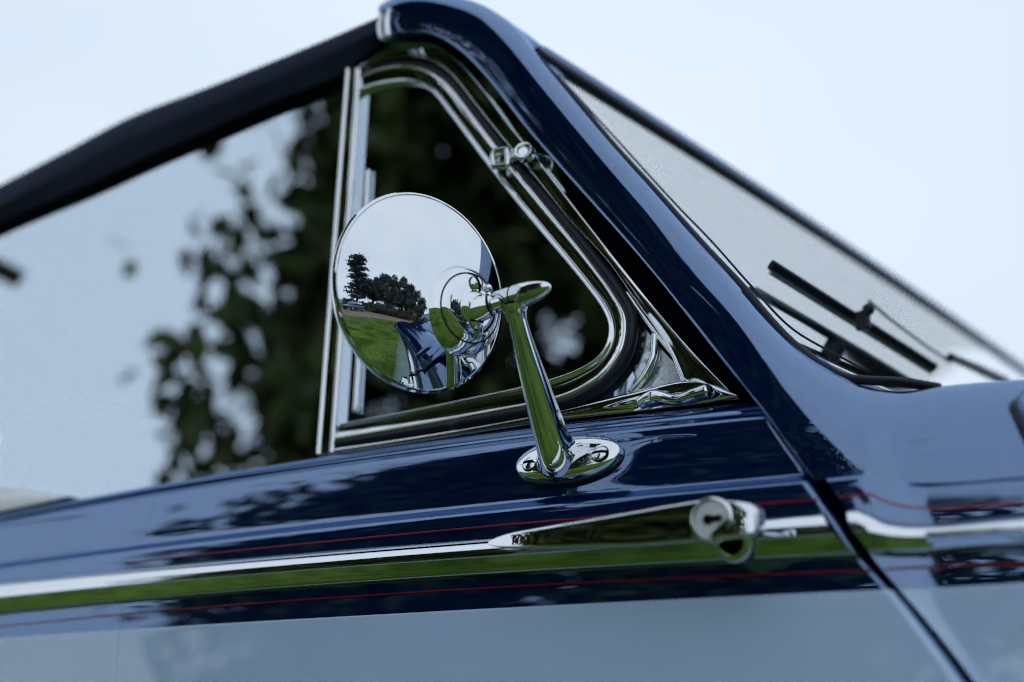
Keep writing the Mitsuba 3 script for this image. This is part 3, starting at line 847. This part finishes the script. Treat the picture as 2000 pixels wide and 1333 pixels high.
ob = smooth_profile([(1.0, 0.0), (0.995, 0.0030), (0.965, 0.0046), (0.90, 0.0062), (0.7, 0.0088), (0.45, 0.0104), (0.2, 0.0110), (0.0, 0.0112)], 50)
obj(f'{MIR}_base', oval(0.0405, 0.0170, ob, BC), 'chrome', 'oval chrome mirror base screwed to the door', smooth=28)
obj(f'{MIR}_gasket', oval(0.0415, 0.0180, [(1.0, -0.008), (1.0, -0.001), (0.985, 0.0007), (0.9, 0.0007)], BC), 'rubber', smooth=30)
sl2 = []
for px, py, an in ((1036, 905, 0.1), (1171, 886, 0.15)):
    p = at_plane(px, py, BC + BNN * 0.0084, BNN)
    sl2.append(screw(p, unit(BNN + np.array([0, 0, 0.05])), 0.0056, an + 3.14, f'{MIR}_base_screw', 0.35))
for q in sl2: obj(f'{MIR}_screw_recess', q, 'black_void')

# ------------------------------------------------------------------ door handle
HD = f'{CAR}__door__handle'
st = np.array([(955, 1061, 3, -0.022), (970, 1060, 9, -0.0235), (1000, 1057, 15, -0.0255), (1050, 1053, 20, -0.028), (1150, 1044, 28, -0.031), (1250, 1034, 35, -0.0335), (1330, 1024, 39, -0.0355), (1390, 1018, 41, -0.037), (1440, 1017, 37, -0.0375), (1468, 1018, 34, -0.037), (1485, 1020, 24, -0.036), (1494, 1021, 3, -0.034)], float)
ss_ = np.linspace(0, 1, len(st)); sd = np.linspace(0, 1, 90)
sx = np.r_[0, np.cumsum(np.diff(st[:, 0]))]; sq = np.r_[np.linspace(0, 1, 60) * 513, 513 + (539 - 513) * np.sin(np.linspace(0.05, 1, 30) * np.pi / 2)]
stt = PchipInterpolator(sx, st)(sq)
rows = []
th = np.linspace(0, 2 * np.pi, 64, endpoint=False)
for a, b, h, y in stt:
    c = at_y(a, b, y)
    hh = h / F_PX * np.linalg.norm(c - CAM)
    ex = 0.33
    cz, sz = np.sign(np.cos(th)) * np.abs(np.cos(th)) ** ex, np.sign(np.sin(th)) * np.abs(np.sin(th)) ** ex
    dpt = min(0.0062, hh * 0.7)
    rows.append(np.stack([np.full(64, c[0]), c[1] - dpt * sz + 0.13 * hh * cz, c[2] + hh * cz], 1))
obj(HD, grid(np.array(rows), close_v=True), 'chrome', 'tapered chrome door handle with key lock at its thick end', smooth=32)
LK = at_y(1393, 1016, -0.0425)
LN = unit([0.10, -1, -0.05])
lk = smooth_profile([(0.0125, -0.006), (0.0125, 0.0008), (0.0119, 0.0026), (0.0108, 0.0030), (0.0102, 0.0022), (0.0100, 0.0014)], 30)
obj(f'{CAR}__door__lock_ring', lathe(lk, LK, LN, k=80), 'chrome', smooth=30)
obj(f'{CAR}__door__lock_cylinder', lathe([(0.0101, 0.0012), (0.0096, 0.0020), (0.0, 0.0022)], LK, LN, k=60), 'lock_metal', 'round lock cylinder with keyhole', smooth=20)
kh = LK + LN * 0.0028
obj(f'{CAR}__door__keyhole', cat(rbox((0.0100, 0.0012, 0.0034), 0.0005, kh + [0.0012, 0, 0.0005]), lathe([(0, 0.0005), (0.0028, 0.0005), (0.0028, -0.0005)], kh + [-0.0022, 0, 0.0002], LN, k=20)), 'black_void')
HB = at_y(1441, 1053, -0.014)
obj(f'{CAR}__door__handle_bracket', lathe(smooth_profile([(0.0135, -0.004), (0.0133, 0.004), (0.0122, 0.0085), (0.0095, 0.0112), (0.0075, 0.0112), (0.0055, 0.0095), (0.0, 0.0088)], 40), HB, (0.08, -1, -0.28), k=64), 'chrome', 'round chrome bracket under the handle', smooth=30)

obj(f'{CAR}__door__bracket_hole', lathe([(0, 0.0118), (0.0070, 0.0118), (0.0074, 0.0108)], HB, (0.08, -1, -0.28), k=40), 'black_void', smooth=False)

# ------------------------------------------------------------------ quarter window latch and catch
LT = f'{CAR}__door__latch'
gx = np.array([1.0, 0, 0]); gz = unit(np.cross(gx, GN)); gz = gz if gz[2] > 0 else -gz
def gpt(a, b, o): return on_glass(a, b, o)
lp = gpt(1000, 306, 0.006)
tl_ = unit(gpt(1035, 292, 0.006) - gpt(965, 314, 0.006))
obj(LT, rbox((0.032, 0.007, 0.010), 0.003, lp, np.array([tl_, GN, np.cross(tl_, GN)])), 'chrome', 'small chrome hinge bracket on the quarter window frame', smooth=40)
c2 = gpt(1024, 297, 0.011)
obj(f'{CAR}__door__latch_eye', lathe(smooth_profile([(0.0075, -0.004), (0.0075, 0.001), (0.0065, 0.0030), (0.0052, 0.0028), (0.0046, 0.0012), (0.003, 0.0006), (0, 0.0006)], 30), c2, unit(GN + np.array([0.3, 0, 0.1])), k=48), 'chrome', smooth=30)
fr4 = [(967, 295), (990, 293), (992, 322), (964, 326), (962, 306), (967, 295)]
obj(f'{CAR}__door__latch_loop', tube(np.array([gpt(a, b, 0.012) for a, b in resample(fr4, 60, 0.015)]), 0.0022, 12), 'chrome', smooth=True)
lv = resample([(1250, 790), (1285, 776), (1320, 782), (1360, 770), (1392, 762)], 50, 0.02)
obj(f'{CAR}__door__catch_lever', tube(np.array([gpt(a, b, 0.010) for a, b in lv]), np.interp(np.linspace(0, 1, 50), [0, .2, .35, .5, .8, .95, 1], [0.004, 0.0055, 0.004, 0.0036, 0.0042, 0.005, 0.002]), 16), 'chrome', 'little chrome catch lever at the window corner', smooth=True)

# ------------------------------------------------------------------ ground
def grass_col(p, n, uv):
    f = fbm(p.x * 2.2, p.y * 2.2, 0.3, 5)
    g = fbm(p.x * 38, p.y * 38, 1.0, 2)
    d = smoothstep(0.52, 0.70, fbm(p.x * 0.9, p.y * 0.9, 7.0, 4))
    c = mix(mix((0.035, 0.070, 0.012), (0.090, 0.145, 0.028), smoothstep(0.3, 0.7, f)), (0.13, 0.13, 0.06), 0.5 * d)
    return c * (0.55 + 1.35 * g)


scene['grass_mat'] = two({'type': 'diffuse', 'reflectance': proc(grass_col)})
scene['gravel_mat'] = two({'type': 'diffuse', 'reflectance': proc(lambda p, n, uv: mix((0.17, 0.135, 0.12), (0.30, 0.25, 0.225), fbm(p.x * 2, p.y * 2, 0, 4)))})
gp = 1500.0
obj('grass_field', trimesh.Trimesh([[-gp, -gp, 0], [gp, -gp, 0], [gp, gp, 0], [-gp, gp, 0]], [[0, 1, 2], [0, 2, 3]], process=False), 'grass_mat', 'wide mown green grass field under the car', None, 'structure', smooth=False)

# ------------------------------------------------------------------ surroundings (what the paint, the chrome and the glass reflect)
def polar(az, el, d, o=(-0.2, 0.07, 0.98)):
    a, e = math.radians(az), math.radians(el)
    return np.array(o) + d * np.array([math.sin(a) * math.cos(e), -math.cos(a) * math.cos(e), math.sin(e)])


def leaf_mesh(pos, nrm, direc, L, W):
    """Folded leaf blades (six triangles each) at pos, along direc."""
    pos, nrm, direc = (np.asarray(q, float) for q in (pos, nrm, direc))
    d = direc / np.linalg.norm(direc, axis=1, keepdims=True)
    s = np.cross(nrm, d); s /= np.linalg.norm(s, axis=1, keepdims=True) + 1e-9
    u = np.cross(d, s)
    L, W = L[:, None], W[:, None]
    v = np.stack([pos, pos + d * L * .30 + s * W * .46 + u * L * .05, pos + d * L * .62 + s * W * .42 + u * L * .04, pos + d * L - u * L * .08,
                  pos + d * L * .62 - s * W * .42 + u * L * .04, pos + d * L * .30 - s * W * .46 + u * L * .05, pos + d * L * .45], 1)
    k = len(pos)
    f = np.array([[0, 1, 6], [1, 2, 6], [2, 3, 6], [3, 4, 6], [4, 5, 6], [5, 0, 6]])
    F = (f[None] + (np.arange(k) * 7)[:, None, None]).reshape(-1, 3)
    return trimesh.Trimesh(v.reshape(-1, 3), F, process=False)


def leaf_col(p, n, uv):
    return mix((0.05, 0.08, 0.03), (0.14, 0.15, 0.06), noise(p.x * 9, p.y * 9, p.z * 9))


scene['leaf_mat'] = two({'type': 'diffuse', 'reflectance': proc(leaf_col)})
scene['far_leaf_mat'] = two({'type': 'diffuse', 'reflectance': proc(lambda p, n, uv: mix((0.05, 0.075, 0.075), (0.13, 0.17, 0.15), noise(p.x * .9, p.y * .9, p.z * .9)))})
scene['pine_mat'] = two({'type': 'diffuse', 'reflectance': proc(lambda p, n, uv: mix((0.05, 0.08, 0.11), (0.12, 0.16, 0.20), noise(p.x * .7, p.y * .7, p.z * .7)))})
scene['bark_mat'] = two({'type': 'diffuse', 'reflectance': proc(lambda p, n, uv: mix((0.03, 0.022, 0.016), (0.09, 0.07, 0.05), noise(p.x * 30, p.y * 30, p.z * 4)))})

# near tree: its branches hang beside the car, mirrored in the side glass and the door
rng = np.random.default_rng(7)
NT = thing('broadleaf_tree', 'dark leafy tree hanging beside the car, mirrored in its side windows', 'tree')
trunk_base = polar(-33, 0, 3.3); trunk_base[2] = 0
fork = polar(-33, 8, 3.2)
tr = np.array([trunk_base + (fork - trunk_base) * t + np.array([0.05 * math.sin(5 * t), 0.04 * math.cos(4 * t), 0]) for t in np.linspace(0, 1, 14)])
tips, segs = [], []
lobes = [(-38, 26, 2.75, 0.70, 0.60, 0.75, 90), (-28, 34, 2.9, 0.80, 0.7, 0.8, 80), (-44, 22, 2.5, 0.34, 0.4, 0.34, 34), (-45.5, 33, 2.5, 0.30, 0.4, 0.34, 30), (-30, 12, 2.8, 0.75, 0.6, 0.55, 70), (-43, 9, 2.6, 0.42, 0.4, 0.34, 36), (-17, 16, 2.9, 0.55, 0.6, 0.85, 70), (-40, 44, 2.7, 0.6, 0.6, 0.6, 50), (-47, 18.5, 2.35, 0.16, 0.3, 0.16, 10), (-35, 2, 2.9, 0.9, 0.5, 0.5, 60), (-16, 4, 3.0, 0.7, 0.5, 0.5, 46), (-35, 50, 2.7, 0.6, 0.6, 0.5, 60), (-24, 46, 2.8, 0.6, 0.5, 0.75, 110), (-25, 62, 2.6, 0.45, 0.5, 0.5, 50), (-26, 38, 2.9, 0.55, 0.5, 0.5, 90), (-21, 30, 2.9, 0.5, 0.5, 0.45, 70), (-38, 60, 2.5, 0.5, 0.5, 0.5, 40)]
for az, el, d, rx, ry, rz, k in lobes:
    c = polar(az, el, d)
    a = math.radians(az)
    lat = np.array([math.cos(a), math.sin(a), 0]); dep = np.array([math.sin(a), -math.cos(a), 0])
    for _ in range(k):
        q = rng.normal(size=3); q *= rng.random() ** 0.4 / np.linalg.norm(q)
        tips.append(c + lat * q[0] * rx + dep * q[1] * ry + np.array([0, 0, q[2] * rz]))
tips = np.array(tips)
mains = [polar(az, el, d) for az, el, d in ((-38, 24, 2.8), (-26, 36, 3.0), (-44, 24, 2.6), (-20, 16, 3.0), (-34, 44, 2.9))]
lp_, ln_, ld_ = [], [], []
br_m = [tube(tr, np.linspace(0.11, 0.07, 14), 12)]
for m in mains:
    p = np.array([fork, fork * .5 + m * .5 + [0, 0, 0.12], m])
    p = CubicSpline([0, .5, 1], p)(np.linspace(0, 1, 10))
    segs.append(tube(p, np.linspace(0.05, 0.02, 10), 8))
extra = [polar(az, el, d) for az, el, d in ((-52.6, 27.2, 2.3), (-51.2, 27, 2.35), (-52.2, 21.0, 2.3), (-53.4, 20.7, 2.25), (-51.3, 17.6, 2.3), (-52.2, 17.2, 2.3), (-50.2, 24.5, 2.3), (-49.6, 22.2, 2.35), (-49.8, 19.0, 2.3), (-50.0, 29.0, 2.4), (-48.5, 29.5, 2.4), (-53.8, 18.6, 2.3))]
allt = np.vstack([tips, extra])
for i, t in enumerate(allt):
    m = mains[int(np.argmin([np.linalg.norm(t - q) for q in mains]))]
    a0 = m + (t - m) * rng.uniform(0.0, 0.15)
    mid = (a0 + t) / 2 + rng.normal(size=3) * 0.05 + [0, 0, 0.05]
    pth = CubicSpline([0, .5, 1], np.array([a0, mid, t]))(np.linspace(0, 1, 7))
    segs.append(tube(pth, np.linspace(0.0075, 0.0022, 7), 5))
    few = i >= len(tips)
    k = (13 if few else 42)
    spread = 0.05 if few else 0.115
    P = t + rng.normal(size=(k, 3)) * spread
    lp_.append(P)
    ld_.append(rng.normal(size=(k, 3)) + [0, 0, -0.8]); ln_.append(rng.normal(size=(k, 3)) * 0.8 + [0, 0.4, 0.8])
o_ = on_glass(15, 535); r_ = ray(15, 535); r_ = r_ - 2 * np.dot(r_, GN) * GN
c_ = o_ + r_ * 1.5
h_ = unit(np.cross(r_, [0, 0, 1]))
h_ = -h_ if h_ @ RT > 0 else h_
st_ = np.array([c_ - h_ * 0.55 + [0, 0, 0.10], c_ - h_ * 0.25 + [0, 0, 0.035], c_, c_ + h_ * 0.016 - [0, 0, 0.006]])
segs.append(tube(CubicSpline([0, 1, 2, 2.15], st_)(np.linspace(0, 2.15, 24)), np.linspace(0.017, 0.020, 24), 12))
lp_, ld_, ln_ = np.vstack(lp_), np.vstack(ld_), np.vstack(ln_)
# gaps in the crown where the sky shows
gap_px = [(1100, 650, 44), (1045, 600, 16), (705, 765, 34), (775, 792, 30), (1000, 690, 16), (600, 292, 16), (560, 440, 26), (520, 520, 14), (545, 560, 12), (590, 345, 12), (560, 205, 14), (470, 800, 14), (510, 850, 16), (520, 690, 12), (640, 720, 12), (880, 300, 10), (930, 480, 13), (480, 250, 40), (500, 350, 16), (545, 385, 12), (430, 740, 16), (600, 850, 12)]
gone = np.zeros(len(lp_), bool)
for gx_, gy_, gr_ in gap_px:
    o_ = on_glass(gx_, gy_)
    r_ = ray(gx_, gy_); r_ = r_ - 2 * np.dot(r_, GN) * GN
    s_r = (lp_ - o_) @ r_
    gone |= np.linalg.norm(lp_ - o_ - s_r[:, None] * r_, axis=1) < gr_ / F_PX * (s_r + np.linalg.norm(o_ - CAM)) + 0.030
q_ = lp_ - polar(0, 0, 0)
az_ = np.degrees(np.arctan2(q_[:, 0], -q_[:, 1]))
spray = np.arange(len(lp_)) >= len(tips) * 42
el_ = np.degrees(np.arcsin(q_[:, 2] / np.linalg.norm(q_, axis=1)))
gone |= el_ > 40 + 45 * np.clip((-18.5 - az_) / 5, 0, 1)
gone |= (az_ < -48.6) & ~spray & (rng.random(len(lp_)) < 0.85)
lp_, ld_, ln_ = lp_[~gone], ld_[~gone], ln_[~gone]
# keep a clear space round the camera and the car
keep = (np.linalg.norm(lp_ - CAM, axis=1) > 0.9) & (lp_[:, 1] < -0.55)
lp_, ld_, ln_ = lp_[keep], ld_[keep], ln_[keep]
K = len(lp_)
obj(f'{NT}__trunk', cat(*br_m), 'bark_mat', smooth=True)
obj(f'{NT}__branches', cat(*segs), 'bark_mat', kind='stuff', smooth=True)
obj(f'{NT}__leaves', leaf_mesh(lp_, ln_, ld_, rng.uniform(0.070, 0.105, K), rng.uniform(0.044, 0.066, K)), 'leaf_mat', kind='stuff', smooth=False)

MO = (0.05, -0.06, 0.98)


def far_tree(key, label, az, d, h, w, mat, seed, kind):
    r = np.random.default_rng(seed)
    b = polar(az, 0, d, (MO[0], MO[1], 0.0))
    t = thing(key, label, 'tree')
    if kind == 'pine':
        obj(f'{t}__trunk', tube(np.array([b, b + [0.1, 0, h * .5], b + [0, 0, h * .97]]), [w * .07, w * .05, w * .015], 10), 'bark_mat', smooth=True)
        P, S = [], []
        z = h * 0.22
        while z < h:
            f = (z / h - 0.2) / 0.8
            R = w * (0.62 + 0.25 * math.sin(f * 9) * .3) * (1 - 0.45 * f ** 2)
            for k in range(5):
                a = r.uniform(0, 2 * math.pi); L = R * r.uniform(.55, 1.1)
                tip = b + np.array([math.cos(a) * L, math.sin(a) * L, z + r.uniform(-.1, .5) * 0.6])
                S.append(tube(np.array([b + [0, 0, z - .2], tip]), [0.09, 0.03], 5))
                n = 80
                s = r.random(n) ** .6
                P.append((b + [0, 0, z])[None] * (1 - s)[:, None] + tip * s[:, None] + r.normal(size=(n, 3)) * [0.45, 0.45, 0.14])
            z += h * r.uniform(0.045, 0.075)
        P = np.vstack(P)
        obj(f'{t}__limbs', cat(*S), 'bark_mat', kind='stuff', smooth=True)
        n = len(P)
        obj(f'{t}__foliage', leaf_mesh(P, r.normal(size=(n, 3)) * .4 + [0, 0, 1], r.normal(size=(n, 3)) * [1, 1, .3], r.uniform(.5, 1.0, n), r.uniform(.3, .55, n)), mat, kind='stuff')
    else:
        obj(f'{t}__trunk', tube(np.array([b, b + [0.2, 0.1, h * .35], b + [0.1, 0, h * .7]]), [w * .05, w * .04, w * .015], 10), 'bark_mat', smooth=True)
        C, P = [], []
        for _ in range(46):
            q = r.normal(size=3); q /= np.linalg.norm(q); q *= r.random() ** .33
            C.append(b + np.array([q[0] * w * .5, q[1] * w * .5, h * .56 + q[2] * h * .40]))
        for c in C:
            n = 120
            q = r.normal(size=(n, 3)); q /= np.linalg.norm(q, axis=1, keepdims=True)
            P.append(c + q * w * .12 * r.uniform(.5, 1.1, (n, 1)))
        P = np.vstack(P); n = len(P)
        obj(f'{t}__crown', leaf_mesh(P, r.normal(size=(n, 3)) + [0, 0, .8], r.normal(size=(n, 3)), r.uniform(.35, .7, n), r.uniform(.25, .5, n)), mat, kind='stuff')


far_tree('pine_tree', 'tall layered pine mirrored at the left rim of the mirror head', 72.0, 34, 13.6, 4.6, 'pine_mat', 3, 'pine')
far_tree('round_tree', 'rounded dark tree right behind the tall pine, nearest to the parked car', 79, 40, 10.2, 7.4, 'far_leaf_mat', 11, 'round')
far_tree('round_tree_001', 'tallest rounded dark tree in the middle of the mirrored clump', 86, 38, 11.2, 8.2, 'far_leaf_mat', 12, 'round')
far_tree('round_tree_002', 'rounded dark tree of the mirrored clump, right of the tallest', 92.5, 37, 10.4, 8.0, 'far_leaf_mat', 13, 'round')
far_tree('round_tree_003', 'low rounded tree at the right end of the mirrored clump', 98.5, 37, 7.4, 7.0, 'far_leaf_mat', 14, 'round')


def hedge(key, label, az0, az1, d, h, w, seed, mat='far_leaf_mat', cat_='hedge'):
    r = np.random.default_rng(seed)
    n = 2600
    a = r.uniform(az0, az1, n)
    P = np.array([polar(q, 0, d + r.uniform(-w, w), (MO[0], MO[1], 0.0)) for q in a])
    P[:, 2] = r.random(n) ** .7 * h * (0.7 + 0.5 * meshkit.noise(np.c_[a * .5, a * 0, a * 0], seed))
    thing(key, label, cat_)
    obj(f'{key}__foliage', leaf_mesh(P, r.normal(size=(n, 3)) + [0, 0, .5], r.normal(size=(n, 3)), r.uniform(.3, .6, n), r.uniform(.25, .5, n)), mat, kind='stuff')


scene['dry_mat'] = two({'type': 'diffuse', 'reflectance': proc(lambda p, n, uv: mix((0.05, 0.04, 0.03), (0.11, 0.085, 0.065), noise(p.x, p.y, p.z * 2)))})
hedge('dark_undergrowth', 'dark undergrowth at the feet of the mirrored trees', 66, 99, 36, 2.2, 2.5, 21, cat_='undergrowth')
hedge('brown_hedge', 'low brown hedge along the far side of the gravel drive', 79, 96, 26, 0.8, 0.7, 22, 'dry_mat')
hedge('green_hedge', 'low green hedge running on beyond the brown one', 96, 125, 34, 1.0, 0.8, 23)
# gravel drive
dv = np.array([[polar(a, 0, d, (MO[0], MO[1], 0.0)) + [0, 0, 0.004] for a in np.linspace(52, 122, 40)] for d in (12.0 + 0.0, 24.0)])
for k, a in enumerate(np.linspace(52, 122, 40)):
    dv[0, k] = polar(a, 0, 10.5 + 9.5 * max(0, (a - 70) / 50), (MO[0], MO[1], 0.0)) + [0, 0, 0.004]
obj('gravel_drive', grid(dv), 'gravel_mat', 'brown gravel drive across the grass', None, 'structure', smooth=False)
# far hill
hx = np.linspace(60, 140, 90)
hh = 7 + 16 * np.exp(-((hx - 108.5) / 4.2) ** 2) + 5 * meshkit.fbm(np.c_[hx * .35, hx * 0, hx * 0], 3, 4)
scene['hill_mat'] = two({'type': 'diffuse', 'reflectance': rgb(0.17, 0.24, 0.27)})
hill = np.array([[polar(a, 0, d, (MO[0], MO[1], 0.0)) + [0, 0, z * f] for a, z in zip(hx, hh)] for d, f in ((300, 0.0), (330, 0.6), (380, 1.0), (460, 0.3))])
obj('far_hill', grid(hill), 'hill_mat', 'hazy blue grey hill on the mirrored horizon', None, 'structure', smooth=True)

# parked car
def frame_at(az, d, turn):
    b = polar(az, 0, d, (MO[0], MO[1], 0.0))
    a = math.radians(turn)
    return b, np.array([[math.cos(a), math.sin(a), 0], [-math.sin(a), math.cos(a), 0], [0, 0, 1]])


PB, PA = frame_at(71.0, 21.0, 200)
PK = thing('parked_car', 'grey blue saloon car parked on the gravel drive under the tall pine', 'car')
scene['slate_paint'] = two({'type': 'plastic', 'int_ior': 1.6, 'diffuse_reflectance': rgb(0.05, 0.085, 0.15)})


def put(m):
    m = m.copy(); m.vertices = np.array(m.vertices) @ PA + PB
    return m


sec = [(-2.15, 0.45, .62, .55), (-2.0, 0.30, .82, .74), (-1.3, 0.28, .90, .82), (0, 0.26, .92, .84), (1.2, 0.28, .86, .82), (1.9, 0.32, .74, .76), (2.15, 0.45, .60, .55)]
th = np.linspace(0, 2 * np.pi, 40, endpoint=False)
def sq(t, e): return np.sign(t) * np.abs(t) ** e
body = [np.stack([np.full(40, x), w * sq(np.cos(th), .5), (lo + hi) / 2 + (hi - lo) / 2 * sq(np.sin(th), .5)], 1) for x, lo, hi, w in sec]
obj(f'{PK}__body', put(grid(across(np.array(body), 50, 'pchip'), close_v=True)), 'slate_paint', smooth=40)
roof = [np.stack([x0 + np.zeros(40), w * sq(np.cos(th), .6), .84 + h * .5 + h * .5 * sq(np.sin(th), .6)], 1) for x0, h, w in ((-1.75, .06, .60), (-1.3, .40, .66), (-.7, .60, .68), (.1, .60, .68), (.7, .40, .68), (1.15, .06, .64))]
obj(f'{PK}__cabin', put(grid(across(np.array(roof), 40, 'pchip'), close_v=True)), 'slate_paint', smooth=40)
for sgn in (-1, 1):
    for x0, x1 in ((-1.15, -.45), (-.38, .30), (.36, .78)):
        obj(f'{PK}__window', put(rbox((x1 - x0, 0.02, .32), .01, ((x0 + x1) / 2, sgn * .67, 1.14), None, 2)), 'chrome')
    for x in (-1.35, 1.35):
        w0 = obj(f'{PK}__wheel', put(lathe([(0, -.1), (.29, -.1), (.31, -.06), (.31, .06), (.29, .1), (0, .1)], (x, sgn * .74, .31), (0, 1, 0), k=28)), 'rubber', smooth=30)
        obj(f'{w0}__hubcap', put(lathe([(0, -.115), (.12, -.11), (.19, -.095), (.19, .095), (.12, .11), (0, .115)], (x, sgn * .74, .31), (0, 1, 0), k=24)), 'steel_brushed', smooth=30)
    obj(f'{PK}__tail_lamp', put(rbox((.05, .12, .14), .02, (-2.1, sgn * .5, .66), None, 2)), 'red_line')
# red sign
sb = polar(99.0, 0, 26, (MO[0], MO[1], 0.0))
SG = thing('red_sign', 'small red sign board on a post beside the hedge', 'sign')
obj(f'{SG}__post', tube(np.array([sb, sb + [0, 0, 1.3]]), 0.04, 10), 'bark_mat', smooth=True)
obj(f'{SG}__board', rbox((0.05, 0.8, 0.7), 0.02, sb + [0, 0, 1.25], None, 2), 'red_line')
# side lamp pods on the front wing
for yy, zz in ((0.20, 0.83), (0.46, 0.90)):
    pod = f'{CAR}__front_wing__side_lamp'
    obj(pod, lathe(smooth_profile([(0.0, -0.09), (0.02, -0.06), (0.035, 0.0), (0.036, 0.03), (0.028, 0.04), (0, 0.045)], 30), (1.62, yy, zz), (1, 0, 0.0), k=32), 'navy_paint', smooth=True)
